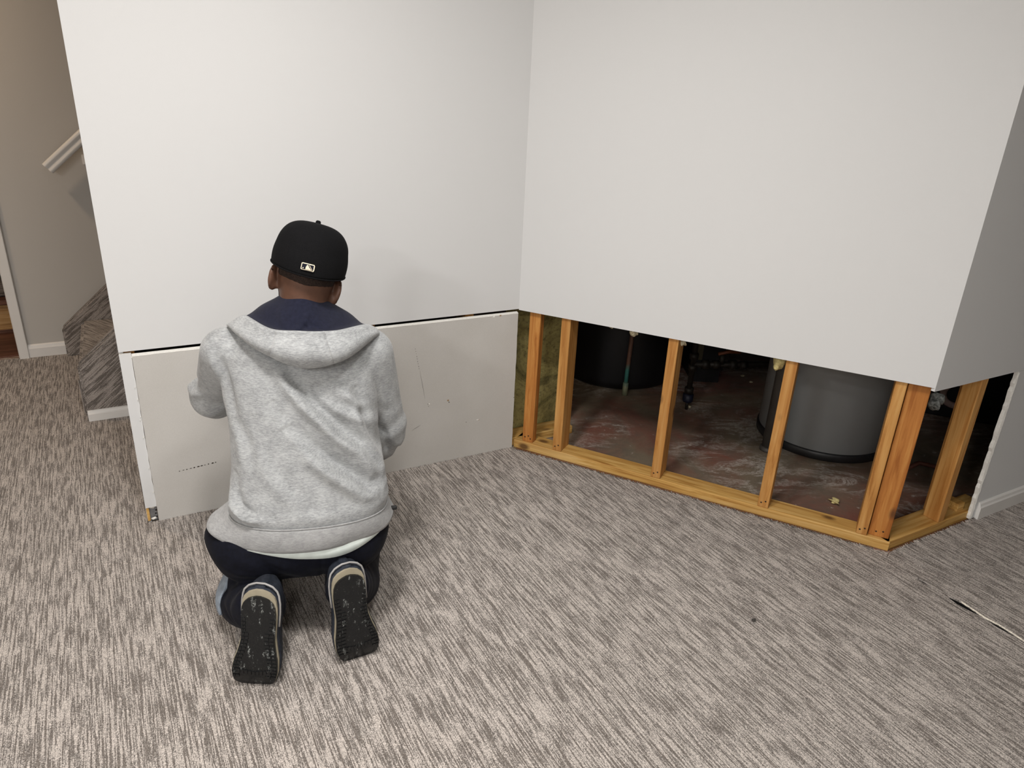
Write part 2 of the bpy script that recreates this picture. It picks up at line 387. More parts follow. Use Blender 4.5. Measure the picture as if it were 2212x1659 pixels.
# ------------------------------------------------------------------ wall framing, studs one by one
def stud(parent, a, w, m0, m1, z0, mat, top=CEIL - 0.04, lean=0.0):
    o = obj('stud', box_mesh('stud', -w / 2, w / 2, m0, m1, 0, top - z0, 0.003), mat, parent, (a, 0, z0))
    o.rotation_euler = (0, lean, 0)
    return o
PT = 0.038
fr = tag(empty('wall_frame', (I0[0], I0[1], 0), ang(B)), 'open pine stud framing under the cut right hand wall', 'wall frame')
pl = obj('bottom_plate', box_mesh('bottom_plate', 0.0, LB, 0.012, 0.101, 0.0, PT, 0.003), M_PLATE, fr)
stud(fr, 0.062, 0.050, 0.022, 0.060, PT, M_STUDO, lean=0.006)
stud(fr, 0.207, 0.040, 0.013, 0.102, PT, M_STUD)
stud(fr, 0.647, 0.039, 0.013, 0.102, PT, M_STUD)
stud(fr, 1.070, 0.040, 0.013, 0.102, PT, M_STUD)
stud(fr, 1.415, 0.036, 0.013, 0.102, PT, M_STUD)
stud(fr, 1.470, 0.068, 0.030, 0.068, PT, M_STUDO)
obj('top_plate', box_mesh('top_plate', 0.0, LB, 0.013, 0.101, CEIL - 0.04, CEIL, 0.002), M_PLATE, fr)
fc = tag(empty('wall_frame', (O0[0], O0[1], 0), ang(A)), 'short stretch of stud framing around the outside corner at right', 'wall frame')
obj('bottom_plate', box_mesh('bottom_plate', 0.006, 0.62, 0.012, 0.101, 0.0, PT, 0.003), M_PLATE, fc)
obj('plate_block', box_mesh('plate_block', 0.445, 0.489, 0.030, 0.101, PT, PT + 0.032, 0.003), M_PLATE, fc)
stud(fc, 0.318, 0.040, 0.013, 0.073, PT, M_STUD)
stud(fc, 0.380, 0.075, 0.064, 0.102, PT, M_STUD)
fa = tag(empty('wall_frame', (L0[0], L0[1], 0), ang(A)), 'framing behind the lower grey drywall panel with its plate running past the inside corner', 'wall frame')
obj('bottom_plate', box_mesh('bottom_plate', 0.004, LA + 0.33, 0.020, 0.109, 0.0, PT, 0.003), M_PLATE, fa)
stud(fa, 0.026, 0.038, 0.020, 0.109, PT, M_STUD)
for a in (0.42, 0.83, 1.24): stud(fa, a, 0.038, 0.020, 0.109, PT, M_STUD)

# nail heads and spots on the framing feet
M_NAIL = plain('nail_head', (0.05, 0.03, 0.02), 0.5, 0.5, 0.6)
nail = mesh_from('nail', [(0.0036 * math.cos(k), 0, 0.0036 * math.sin(k)) for k in [i * math.pi / 3 for i in range(6)]] + [(0, -0.0012, 0)], [(i, (i + 1) % 6, 6) for i in range(6)])
for a in (0.207, 0.647, 1.070, 1.415):
    for dx, dz in ((-0.008, 0.02), (0.007, 0.028)):
        obj('nail', nail, M_NAIL, fr, (a + dx, 0.0128, PT + dz))
for dx, dz in ((-0.012, 0.022), (0.004, 0.03), (0.014, 0.018)): obj('nail', nail, M_NAIL, fr, (0.062 + dx, 0.0216, PT + dz))
for dx, dz in ((-0.01, 0.02), (0.012, 0.025)): obj('nail', nail, M_NAIL, fr, (1.47 + dx, 0.0296, PT + dz))

# ------------------------------------------------------------------ lower drywall panel on the left wall
PA0, PA1 = 0.0353, LA - 0.004
pan = tag(empty('drywall_panel', (L0[0], L0[1], 0), ang(A)), 'bare grey drywall panel fitted under the cut in the left wall', 'drywall panel')
random.seed(11)
def jag_sheet(name, a0, a1, z0, z1, th, jl=0.0, jt=0.0, jr=0.0, n=26, front=0.0):
    pts = []
    for i in range(n + 1): pts.append((a0 + (a1 - a0) * i / n, z0))
    for i in range(1, n + 1): pts.append((a1 + random.uniform(-jr, jr), z0 + (z1 - z0) * i / n))
    for i in range(1, n + 1): pts.append((a1 + (a0 - a1) * i / n, z1 + random.uniform(-jt, jt)))
    for i in range(1, n): pts.append((a0 + random.uniform(-jl, jl), z1 + (z0 - z1) * i / n))
    m = len(pts); verts = [(x, front, z) for x, z in pts] + [(x, front + th, z) for x, z in pts]
    faces = [tuple(range(m)), tuple(range(2 * m - 1, m - 1, -1))] + [(i, m + i, m + (i + 1) % m, (i + 1) % m) for i in range(m)]
    me = mesh_from(name, verts, faces)
    return me
sheet = obj('panel_sheet', jag_sheet('panel_sheet', PA0, PA1, 0.005, HC - 0.0125, 0.0127, 0.0004, 0.0, 0.0008, front=-0.004), None, pan)
sheet.data.materials.append(M_PANEL); sheet.data.materials.append(M_GYP)
for p in sheet.data.polygons:
    if p.index > 1: p.material_index = 1
lz = HC - 0.0125
lv = []
for k in range(61):
    a = PA0 + (PA1 - PA0) * k / 60; jz = random.uniform(-.0006, .0006)
    lv += [(a, -0.0044, lz - 0.0005 + jz), (a, -0.0036, lz + 0.0008 + jz), (a, 0.0085, lz + 0.0050), (a, 0.0085, lz)]
lf = [(4 * k + i, 4 * k + (i + 1) % 4, 4 * k + 4 + (i + 1) % 4, 4 * k + 4 + i) for k in range(60) for i in range(4)] + [(3, 2, 1, 0), (240, 241, 242, 243)]
obj('gypsum_edge', mesh_from('gypsum_edge', lv, lf), M_GYP, pan)
# marks on the panel
M_MARK = plain('pencil_mark', (0.06, 0.055, 0.05), 0.9, 0.1)
M_HOLE = plain('screw_hole', (0.03, 0.02, 0.012), 0.9, 0.1)
def pl_local(px, py, N0=L0):
    q = onplane(px, py, N0, NA); return float((q[:2] - L0) @ A), float(q[2])
def mark(px0, py0, px1, py1, w, mat, name, y=-0.0046):
    a, z = pl_local(px0, py0); b, c = pl_local(px1, py1); d = Vector((b - a, 0, c - z)); n_ = Vector((-d.z, 0, d.x)).normalized() * w / 2
    p0 = Vector((a, y, z)); p1 = Vector((b, y, c)); mid = (p0 + p1) / 2 + n_ * 0.6
    obj(name, mesh_from(name, [p0 - n_ * .3, mid - n_ * 1.6, p1 - n_ * .3, p1 + n_ * .3, mid + n_ * .8, p0 + n_ * .3], [(0, 1, 2, 3, 4, 5)]), mat, pan)
def dashes(x0, y0, x1, y1, n, w, mat, name, fill=0.7):
    for i in range(n):
        t0 = i / n; t1 = (i + fill * random.uniform(0.5, 1.2)) / n
        mark(x0 + (x1 - x0) * t0, y0 + (y1 - y0) * t0, x0 + (x1 - x0) * t1, y0 + (y1 - y0) * t1, w * random.uniform(0.6, 1.3), mat, name)
dashes(386, 1017, 472, 996, 11, 0.0034, M_HOLE, 'crack')
dashes(896, 752, 905, 800, 9, 0.0013, M_MARK, 'scratch', 0.5)
mark(906, 800, 917, 860, 0.0009, M_MARK, 'scratch')
mark(889, 929, 908, 917, 0.0008, M_MARK, 'scratch')
def chip(px, py, r, mat, name, sx=1.0, dy=-0.0046):
    a, z = pl_local(px, py); k = 9
    vs = [(a + math.cos(i * 2 * math.pi / k) * r * sx * random.uniform(.7, 1.2), dy, z + math.sin(i * 2 * math.pi / k) * r * random.uniform(.7, 1.2)) for i in range(k)] + [(a, dy - 0.001, z)]
    obj(name, mesh_from(name, vs, [(i, (i + 1) % k, k) for i in range(k)]), mat, pan)
M_CHIPB = plain('torn_paper', (0.40, 0.27, 0.15), 0.9, 0.1)
for px, py, r, mt, nm, sx in ((967, 864, .004, M_CHIPB, 'screw_hole', 1), (969, 868, .0025, M_HOLE, 'screw_hole', 1), (926, 872, .003, M_GYP, 'screw_hole', 1.8), (924, 872, .0016, M_HOLE, 'screw_hole', 1.5),
                           (925, 877, .0014, M_HOLE, 'screw_hole', 1), (1031, 906, .0035, M_GYP, 'chip', 2.2), (1033, 906, .0016, M_CHIPB, 'chip', 2), (1006, 911, .0018, M_HOLE, 'screw_hole', 1),
                           (1109, 858, .0018, M_HOLE, 'screw_hole', 1), (1066, 684, .004, M_GYP, 'chip', 1.5), (1080, 681, .003, M_CHIPB, 'chip', 1.8)):
    chip(px, py, r, mt, nm, sx)
for px, py in ((284, 771), (291, 836), (297, 862), (303, 899), (302, 906), (309, 944), (321, 1010), (330, 1062)): chip(px + 1, py, random.uniform(.002, .0035), M_GYP, 'plaster_flake', .55)
# old corner strip with broken foot
strip = tag(empty('corner_strip', (L0[0], L0[1], 0), ang(A)), 'white painted corner strip with a torn edge beside the grey panel', 'corner strip')
st_ = obj('strip_sheet', jag_sheet('strip_sheet', 0.0, 0.0345, 0.064, HC - 0.004, 0.0127, 0.0, 0.0, 0.0009, 22), None, strip)
st_.data.materials.append(M_WALL); st_.data.materials.append(M_GYP)
for p in st_.data.polygons:
    if p.index > 1: p.material_index = 1
M_STEEL = plain('galvanised_steel', (0.32, 0.33, 0.35), 0.4, 0.5, 0.8, nscale=30, var=0.25)
bd = obj('corner_bead', box_mesh('bead', 0.011, 0.0335, 0.0110, 0.0122, 0.004, 0.075), M_STEEL, strip)
hole = mesh_from('bead_hole', [(0.003 * math.cos(i), 0, 0.003 * math.sin(i)) for i in [k * math.pi / 4 for k in range(8)]], [tuple(range(7, -1, -1))])
for hx, hz in ((0.029, 0.058), (0.031, 0.044), (0.029, 0.031), (0.0305, 0.018)): obj('bead_hole', hole, M_DARK, strip, (hx, 0.0107, hz))
for pz, pw in ((0.060, 0.018), (0.013, 0.020)):
    k = 10; c0 = 0.021
    vs = [(c0 + math.cos(i * 6.283 / k) * pw / 2 * random.uniform(.8, 1.1), 0.0095, pz + math.sin(i * 6.283 / k) * 0.007 * random.uniform(.6, 1.2)) for i in range(k)] + [(c0, 0.004, pz)]
    obj('plaster_lump', mesh_from('pl', vs, [(i, (i + 1) % k, k) for i in range(k)]), M_GYP, strip)
obj('wood_corner', box_mesh('wc', 0.001, 0.010, 0.004, 0.019, 0.008, 0.066, 0.002), M_PLATE, strip)

# lower wall sheet around the outside corner, with torn edge and baseboard
lc = struct(empty('wall_lower_right', (O0[0], O0[1], 0), ang(A)), 'lower grey wall sheet with torn edge at the right border')
random.seed(5)
sh = obj('wall_sheet', jag_sheet('wall_sheet', 0.492, 4.2, 0.010, HC - 0.013, 0.014, 0.003, 0.0, 0.0, 40), None, lc)
sh.data.materials.append(M_WALL); sh.data.materials.append(M_GYP)
for p in sh.data.polygons:
    if p.index > 1: p.material_index = 1
# torn paper edge
vs, fs = [], []
for i in range(41):
    z = 0.012 + (HC - 0.03) * i / 40; w = 0.007 + random.uniform(-0.003, 0.004)
    vs += [(0.490, 0.0, z), (0.490 + w, -0.0022 - random.uniform(0, .001), z), (0.490 + w + 0.004, 0.0002, z)]
for i in range(40):
    fs += [(3 * i, 3 * i + 1, 3 * i + 4, 3 * i + 3), (3 * i + 1, 3 * i + 2, 3 * i + 5, 3 * i + 4)]
obj('torn_edge', mesh_from('torn_edge', vs, [tuple(f[::-1]) for f in fs]), M_GYP, lc)
b2 = base_prof('baseboard_right', 0.522, 4.2, 0.075, 0.014, M_TRIM, None); struct(b2, 'white baseboard at the right border'); b2.location = (O0[0], O0[1], CPT * 0.5); b2.rotation_euler = (0, 0, ang(A))

# ------------------------------------------------------------------ stairs
stair = struct(empty('stairs_carpeted', (S0[0], S0[1], 0), ang(A)), 'carpeted stairs rising behind the left wall')
def slab_poly(name, pts, m0, m1, mat, bev=0.006):
    n = len(pts); bm = bmesh.new()
    v0 = [bm.verts.new((a, m0, z)) for a, z in pts]; v1 = [bm.verts.new((a, m1, z)) for a, z in pts]
    bm.faces.new(v0); bm.faces.new(v1[::-1])
    for i in range(n): bm.faces.new((v0[i], v1[i], v1[(i + 1) % n], v0[(i + 1) % n]))
    bmesh.ops.recalc_face_normals(bm, faces=bm.faces[:])
    if bev: bmesh.ops.bevel(bm, geom=bm.edges[:], offset=bev, segments=3, affect='EDGES')
    me = bpy.data.meshes.new(name); bm.to_mesh(me); bm.free(); return obj(name, me, mat, stair)
sl = 0.91
slab_poly('stringer', [(0, 0.0), (0, 0.272), (1.9, 0.272 + 1.9 * sl), (1.9, 0.0)], 0.0, 0.05, M_CARPET_STR, 0.010)
slab_poly('stringer', [(-0.104, 0.0), (-0.104, 0.165), (1.9, 0.165 + 2.0 * sl), (1.9, 0.0)], 0.955, 1.008, M_CARPET_STR, 0.010)
for k in range(8):
    a0 = -0.01 + 0.22 * k
    slab_poly('step', [(a0, 0.2 * k + 0.0), (a0, 0.2 * (k + 1)), (a0 + 0.26, 0.2 * (k + 1)), (a0 + 0.26, 0.2 * k)], 0.04, 0.965, M_CARPET_STEP, 0.018)
bb = base_prof('baseboard', 0.006, 1.2, 0.056, 0.014, M_TRIM, stair)

# handrail
rail = tag(empty('handrail', (F0[0], F0[1], 0), ang(A)), 'white moulded handrail climbing the wall above the stairs', 'handrail')
q0 = onplane(103, 364, F0 - NA * 0.075, NA)
ra0 = float((q0[:2] - F0) @ A); rz0 = float(q0[2]); ra = math.radians(41.8)
prof = []
for k in range(24):
    th = 2 * math.pi * k / 24; x, y = math.cos(th), math.sin(th)
    hw = 0.031 * (abs(y) ** 0.75) * (1 if y > 0 else -1); dp = 0.022 * abs(x) ** 0.6 * (1 if x > 0 else -1)
    if x < 0: dp *= 1 - 0.42 * math.exp(-(hw / 0.009) ** 2)
    prof.append((dp, hw))
vs = []; nL = 2
for e in (0.0, 1.7):
    for dp, hw in prof:
        vs.append((ra0 + e * math.cos(ra) - hw * math.sin(ra), -0.075 + dp, rz0 + e * math.sin(ra) + hw * math.cos(ra)))
n = len(prof); fs = [(i, (i + 1) % n, n + (i + 1) % n, n + i) for i in range(n)] + [tuple(range(n - 1, -1, -1)), tuple(range(n, 2 * n))]
sharp(obj('rail', mesh_from('rail', vs, fs, True), M_TRIM, rail), 50)
for e in (0.205, 1.2):
    bx, bz = ra0 + e * math.cos(ra) + 0.022, rz0 + e * math.sin(ra) - 0.04
    obj('bracket', tube_mesh('bracket', [(bx, -0.072, bz + 0.015), (bx + 0.004, -0.060, bz - 0.03), (bx + 0.004, -0.03, bz - 0.055), (bx + 0.004, -0.004, bz - 0.06)], 0.008, 8), M_TRIM, rail)
    obj('bracket_plate', box_mesh('bp', bx - 0.02, bx + 0.028, -0.006, 0.0, bz - 0.085, bz - 0.035, 0.002), M_TRIM, rail)

# ------------------------------------------------------------------ things beyond the doorway
DP = F0 + NA * 0.50
def dloc(px, py): q = onplane(px, py, DP, NA); return float((q[:2] - F0) @ A), float(q[2])
ar = dloc(60, 720)[0]; zt = dloc(10, 700)[1]; zb = dloc(10, 757)[1]
M_CHEST = mat_wood('chest_wood', 'X', (0.42, 0.24, 0.09), (0.22, 0.11, 0.04), (0.52, 0.33, 0.15))
M_REDFL = mat_wood('dark_floorboards', 'X', (0.12, 0.05, 0.03), (0.06, 0.025, 0.015), (0.18, 0.08, 0.05), knots=False)
fl2 = struct(obj('floor_closet', box_mesh('fc', -2.5, 0.6, 0.06, 2.6, 0.0, 0.008), M_REDFL), 'dark red brown floor past the doorway'); fl2.location = (F0[0], F0[1], 0); fl2.rotation_euler = (0, 0, ang(A))
ch_ = tag(empty('wooden_chest', (F0[0], F0[1], 0), ang(A)), 'tan wooden chest standing past the doorway at the left border', 'chest')
ztop = max(0.18, zt)
obj('body', box_mesh('body', ar - 0.9, ar, 0.50, 0.95, 0.010, ztop, 0.004), M_CHEST, ch_)
obj('plinth', box_mesh('pl', ar - 0.9, ar + 0.004, 0.494, 0.955, 0.009, 0.03, 0.002), M_REDFL, ch_)
obj('lid', box_mesh('lid', ar - 0.92, ar + 0.012, 0.485, 0.96, ztop, ztop + 0.03, 0.005), M_REDFL, ch_)
M_BLANKET = mat_carpet('grey_blanket_weave', 0.0, True, (0.20, 0.17, 0.15), (0.09, 0.075, 0.065))
bl = tag(obj('folded_blanket', box_mesh('folded_blanket', -0.34, 0.34, -0.16, 0.16, 0, 0.09, 0.02, 4), M_BLANKET), 'grey brown folded blanket on the wooden chest', 'blanket')
bp = along(F0, A, NA, ar - 0.35, 0.72); bl.location = (bp[0], bp[1], ztop + 0.0305); bl.rotation_euler = (0, 0, ang(A))
M_BAG = plain('black_bag_cloth', (0.012, 0.012, 0.016), 0.6, 0.4, nscale=40, var=0.4)
bg = tag(empty('duffel_bag', (bp[0], bp[1], ztop + 0.135), ang(A)), 'black bag with a pale strap on the folded blanket', 'bag')
bm = bmesh.new(); bmesh.ops.create_icosphere(bm, subdivisions=4, radius=1.0)
for v in bm.verts:
    c = v.co; c.x = math.copysign(abs(c.x) ** .7, c.x) * 0.30; c.y = math.copysign(abs(c.y) ** .8, c.y) * 0.14; c.z = math.copysign(abs(c.z) ** .7, c.z) * 0.13 + 0.13 + 0.008 * math.sin(c.x * 40)
me = bpy.data.meshes.new('bag_body'); bm.to_mesh(me); bm.free(); me.polygons.foreach_set('use_smooth', [True] * len(me.polygons)); obj('bag_body', me, M_BAG, bg)
M_STRAP = plain('bag_strap', (0.55, 0.47, 0.38), 0.8, 0.2)
obj('strap', tube_mesh('strap', [(0.05, -0.15, 0.22), (0.16, -0.155, 0.16), (0.24, -0.13, 0.09), (0.28, -0.09, 0.04)], 0.008, 8), M_STRAP, bg)

# ------------------------------------------------------------------ utility room contents
yw = struct(wall_box('wall_plaster', I0, A, NA, 0.0, 0.36, 0.118, 0.16, 0.0, CEIL, M_YELLOW), 'rough yellow green plaster behind the first stud')
M_HEAT = plain('heater_enamel', (0.30, 0.31, 0.31), 0.35, 0.5, nscale=3, var=0.05)
M_BLACKP = plain('black_plastic', (0.015, 0.015, 0.016), 0.45, 0.5)
hc = np.array([1.490, 3.105]); hr = 0.285
wh = tag(empty('water_heater', (hc[0], hc[1], 0)), 'large grey cylindrical water heater behind the studs', 'water heater')
obj('tank', lathe_mesh('tank', [(0.0, 0.035), (hr - 0.01, 0.035), (hr, 0.04), (hr, 1.40), (hr - 0.02, 1.44), (0.0, 1.46)], 72), M_HEAT, wh)
obj('base_ring', lathe_mesh('base_ring', [(0.0, 0.0), (hr - 0.004, 0.0), (hr + 0.006, 0.004), (hr + 0.007, 0.036), (hr + 0.001, 0.042), (0.0, 0.043)], 72), M_BLACKP, wh)
obj('flue_collar', lathe_mesh('flue', [(0.08, 1.455), (0.08, 1.6), (0.05, 1.62), (0.05, CEIL - 0.02), (0, CEIL - 0.02)], 24), M_STEEL, wh)
dp0 = ground(1668, 974)[:2]
M_DKPIPE = plain('dark_grey_pipe', (0.075, 0.068, 0.06), 0.5, 0.4, nscale=12, var=0.2)
dpipe = tag(empty('drain_stack', (dp0[0] - 0.012, dp0[1] + 0.012, 0)), 'dark upright pipe in front of the water heater', 'pipe')
obj('pipe', lathe_mesh('pipe', [(0.0, 0.0), (0.034, 0.0), (0.034, 1.9), (0, 1.9)], 32), M_DKPIPE, dpipe)
obj('floor_collar', lathe_mesh('collar', [(0.034, 0.0), (0.042, 0.0), (0.042, 0.012), (0.036, 0.02), (0.034, 0.02)], 32), M_DKPIPE, dpipe)
# black tank with copper relief pipe
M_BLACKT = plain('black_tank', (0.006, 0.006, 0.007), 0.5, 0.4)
tc_ = np.array([0.60, 3.87])
bt = tag(empty('black_tank', (tc_[0], tc_[1], 0)), 'big black tank in the dark behind the second stud', 'tank')
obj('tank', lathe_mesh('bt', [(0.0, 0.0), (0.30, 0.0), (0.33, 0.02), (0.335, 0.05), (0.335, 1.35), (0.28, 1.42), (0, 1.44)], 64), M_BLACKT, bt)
obj('band', lathe_mesh('band', [(0.336, 0.40), (0.339, 0.405), (0.339, 0.43), (0.336, 0.435)], 64), plain('dull_band', (0.05, 0.05, 0.055), 0.4, 0.5, 0.5), bt)
def mat_copper():
    t = NT('copper_patina'); sx = t.n('ShaderNodeSeparateXYZ'); t.l(t.tc.outputs['Object'], sx.inputs[0])
    nz = t.noise(t.mapping(), 60, 4)
    z = t.math('ADD', sx.outputs['Z'], t.math('MULTIPLY', t.math('SUBTRACT', nz, 0.5), 0.05))
    c = t.ramp(z, [(0.05, (0.20, 0.21, 0.13)), (0.09, (0.04, 0.16, 0.14)), (0.14, (0.05, 0.19, 0.16)), (0.18, (0.14, 0.075, 0.05))])
    t.col(c).set(0.6, 0.4, 0.2); return t.m
cp0 = ground(1349, 853)[:2]
cpp = tag(empty('relief_pipe', (cp0[0], cp0[1], 0)), 'thin copper pipe with a green corroded end before the black tank', 'pipe')
obj('pipe', tube_mesh('cp', [(0, 0, 0.035), (0, 0, 0.12), (0.012, 0.004, 0.6), (0.02, 0.008, 1.3)], 0.011, 12), mat_copper(), cpp)
obj('pipe_end', tube_mesh('ce', [(0, 0, 0.0), (0, 0, 0.07)], 0.015, 12), mat_copper(), cpp)
# gas line with fittings
M_IRON = plain('black_iron', (0.022, 0.018, 0.014), 0.55, 0.4, 0.3, nscale=30, var=0.4)
gz = 0.30
g0 = ground(1488, 845, 0.10); G0 = np.array([g0[0], g0[1]])
gd = np.array([0.94, 0.10])
gl = tag(empty('gas_line', (G0[0], G0[1], 0)), 'dark iron gas pipe with tee and valve low behind the third stud', 'pipe')
obj('drop_leg', tube_mesh('dl', [(0, 0, 0.075), (0, 0, 1.2)], 0.014, 12), M_IRON, gl)
for z in (0.09, 0.215, 0.275): obj('fitting', lathe_mesh('fit', [(0.013, z), (0.022, z), (0.023, z + 0.03), (0.013, z + 0.03)], 16), M_IRON, gl)
obj('drop_cap', lathe_mesh('cap', [(0, 0.045), (0.025, 0.045), (0.027, 0.055), (0.027, 0.085), (0.0, 0.09)], 16), plain('blue_cap', (0.008, 0.010, 0.025), 0.5, 0.4), gl)
obj('cap_stem', tube_mesh('cst', [(0, 0, 0.0), (0, 0, 0.05)], 0.008, 8), M_IRON, gl)
e1 = gd * 0.95
obj('branch_pipe', tube_mesh('bp', [(0, 0, 0.245), (gd[0] * 0.25, gd[1] * 0.25, 0.248), (e1[0], e1[1], 0.26)], 0.014, 12), M_IRON, gl)
for d_, r_ in ((0.05, .024), (0.11, .021), (0.20, .025), (0.26, .021)):
    obj('coupling', tube_mesh('co', [(gd[0] * d_, gd[1] * d_, 0.246), (gd[0] * (d_ + .035), gd[1] * (d_ + .035), 0.2465)], r_, 12), M_IRON, gl)
obj('valve_body', tube_mesh('vb', [(gd[0] * .155, gd[1] * .155, 0.25), (gd[0] * .155, gd[1] * .155, 0.30)], 0.016, 12), M_IRON, gl)
obj('valve_handle', tube_mesh('vh', [(gd[0] * .13, gd[1] * .13, 0.302), (gd[0] * .19, gd[1] * .19, 0.315), (gd[0] * .25, gd[1] * .25, 0.312)], 0.009, 10), plain('valve_handle', (0.16, 0.05, 0.02), 0.5, 0.4), gl)
# furnace cabinet edge left of the gas line
fu = tag(empty('furnace_cabinet', (0, 0, 0)), 'dark cabinet beside the gas pipe behind the third stud', 'cabinet')
fu.location = (1.0, 3.72, 0)
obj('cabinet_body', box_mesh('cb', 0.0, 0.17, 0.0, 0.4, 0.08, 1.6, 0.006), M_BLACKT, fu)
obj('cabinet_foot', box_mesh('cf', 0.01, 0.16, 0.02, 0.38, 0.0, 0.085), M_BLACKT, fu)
obj('side_strip', box_mesh('ss', 0.002, 0.045, -0.006, 0.0, 0.14, 1.5), plain('dull_strip', (0.10, 0.085, 0.05), 0.6, 0.3), fu)
# scraps and insulation
def lump(name, r, seed, rough=0.35, sub=3, squash=0.6):
    rng = np.random.RandomState(seed); bm = bmesh.new(); bmesh.ops.create_icosphere(bm, subdivisions=sub, radius=1)
    ph = rng.rand(6, 3) * 6; fq = rng.uniform(2, 6, (6, 3))
    for v in bm.verts:
        c = np.array(v.co); d = 1 + rough * sum(math.sin(fq[i] @ c + ph[i, 0]) for i in range(6)) / 3
        v.co = Vector(c * d * r); v.co.z *= squash
    zmin = min(v.co.z for v in bm.verts)
    for v in bm.verts: v.co.z -= zmin
    me = bpy.data.meshes.new(name); bm.to_mesh(me); bm.free(); me.polygons.foreach_set('use_smooth', [True] * len(me.polygons)); return me
M_FOAM = plain('yellow_foam', (0.62, 0.52, 0.24), 0.9, 0.1, nscale=120, var=0.25, bump=0.6, bd=0.003)
M_WOOL = plain('pale_insulation', (0.62, 0.55, 0.38), 0.95, 0.05, nscale=150, var=0.4, bump=1.0, bd=0.006)
M_GWOOL = plain('grey_insulation', (0.20, 0.21, 0.20), 0.95, 0.05, nscale=90, var=0.7, bump=1.0, bd=0.006)
q = ground(1802, 1087); tag(obj('foam_scrap', lump('foam', 0.016, 3, 0.55, 3, 0.5), M_FOAM, None, (q[0], q[1], 0.0)), 'small yellow foam crumb on the concrete floor', 'scrap')
q = ground(1604, 813); tag(obj('paper_scrap', lump('paper', 0.011, 5, 0.4, 2, 0.3), M_WOOL, None, (q[0], q[1], 0.0)), 'upper of two pale crumbs on the red floor left of the water heater', 'scrap')
q = ground(1622, 826); tag(obj('paper_scrap', lump('paper', 0.010, 8, 0.4, 2, 0.35), M_WOOL, None, (q[0], q[1], 0.0)), 'lower of two pale crumbs on the red floor left of the water heater', 'scrap')
q = ground(1487, 879); tag(obj('paper_scrap', lump('paper', 0.016, 9, 0.5, 2, 0.2), M_WOOL, None, (q[0], q[1], 0.0)), 'pale torn scrap lying on the floor right of the third stud', 'scrap')
def tuft(px, py, m, r, seed, mat, label, sq=1.0, drop=0.0):
    q = onplane(px, py, I0 + NB * m, NB)
    o = obj('insulation_tuft', lump('tuft', r, seed, 0.5, 3, sq), mat, None, (q[0], q[1], q[2] - r * sq)); tag(o, label, 'insulation', 'insulation shreds hanging below the cut wall'); return o
tuft(1371, 718, 0.055, 0.013, 21, M_WOOL, 'white insulation shred hanging halfway between second and third stud', 1.4)
tuft(1322, 706, 0.055, 0.009, 22, M_WOOL, 'tiny insulation shred hanging just right of the second stud', 0.7)
tuft(1475, 741, 0.055, 0.012, 23, M_WOOL, 'frayed insulation shred at the top right side of the third stud', 1.1)
tuft(1683, 783, 0.060, 0.020, 24, M_FOAM, 'yellow insulation wad at the top left side of the fourth stud', 1.5)
q = onplane(2018, 872, O0 + NA * 0.10, NA)
tag(obj('insulation_tuft', lump('tuft', 0.021, 31, 0.5, 3, 1.5), M_GWOOL, None, (q[0], q[1], q[2] - 0.03)), 'grey fluffy insulation wad behind the outside corner stud', 'insulation')
# black box with a round pinkish ring
rb = ground(2035, 900); bx0 = np.array([rb[0], rb[1]])
bxo = tag(empty('blower_box', (bx0[0], bx0[1], 0), ang(np.array([0.93, -0.36]))), 'black box with a round pinkish grey ring behind the corner framing', 'box')
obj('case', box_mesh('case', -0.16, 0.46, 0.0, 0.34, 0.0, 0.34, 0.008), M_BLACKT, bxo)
ring = []; 
for k in range(40):
    th = 2 * math.pi * k / 40
M_RING = plain('dusty_ring', (0.42, 0.30, 0.27), 0.8, 0.2)
nseg, ns = 40, 8; vs, fs = [], []
for k in range(nseg):
    th = 2 * math.pi * k / nseg
    for j in range(ns):
        ph = 2 * math.pi * j / ns; rr = 0.062 + 0.017 * math.cos(ph)
        vs.append((0.035 + rr * math.cos(th), -0.006 + 0.008 * math.sin(ph), 0.135 + rr * math.sin(th)))
for k in range(nseg):
    for j in range(ns): fs.append((k * ns + j, k * ns + (j + 1) % ns, ((k + 1) % nseg) * ns + (j + 1) % ns, ((k + 1) % nseg) * ns + j))
obj('ring', mesh_from('ring', vs, fs, True), M_RING, bxo)
h0, h1, h2 = ground(1985, 1000, .012), ground(2022, 1008, .03), ground(2050, 1030, .012)
tag(obj('hose', tube_mesh('hose', [tuple(ground(1960, 1012, .012)), tuple(h0), tuple(h1), tuple(ground(2040, 1017, .025)), tuple(h2)], 0.010, 10), plain('red_rubber', (0.10, 0.035, 0.022), 0.6, 0.3)), 'short reddish hose lying on the floor left of the corner stud', 'hose')
# lint on the carpet
q = ground(1628, 1342, CPT); tag(obj('lint', lump('lint', 0.006, 12, 0.5, 2, 0.6), M_MARK, None, (q[0], q[1], CPT)), 'tiny dark speck of lint on the open carpet', 'lint')
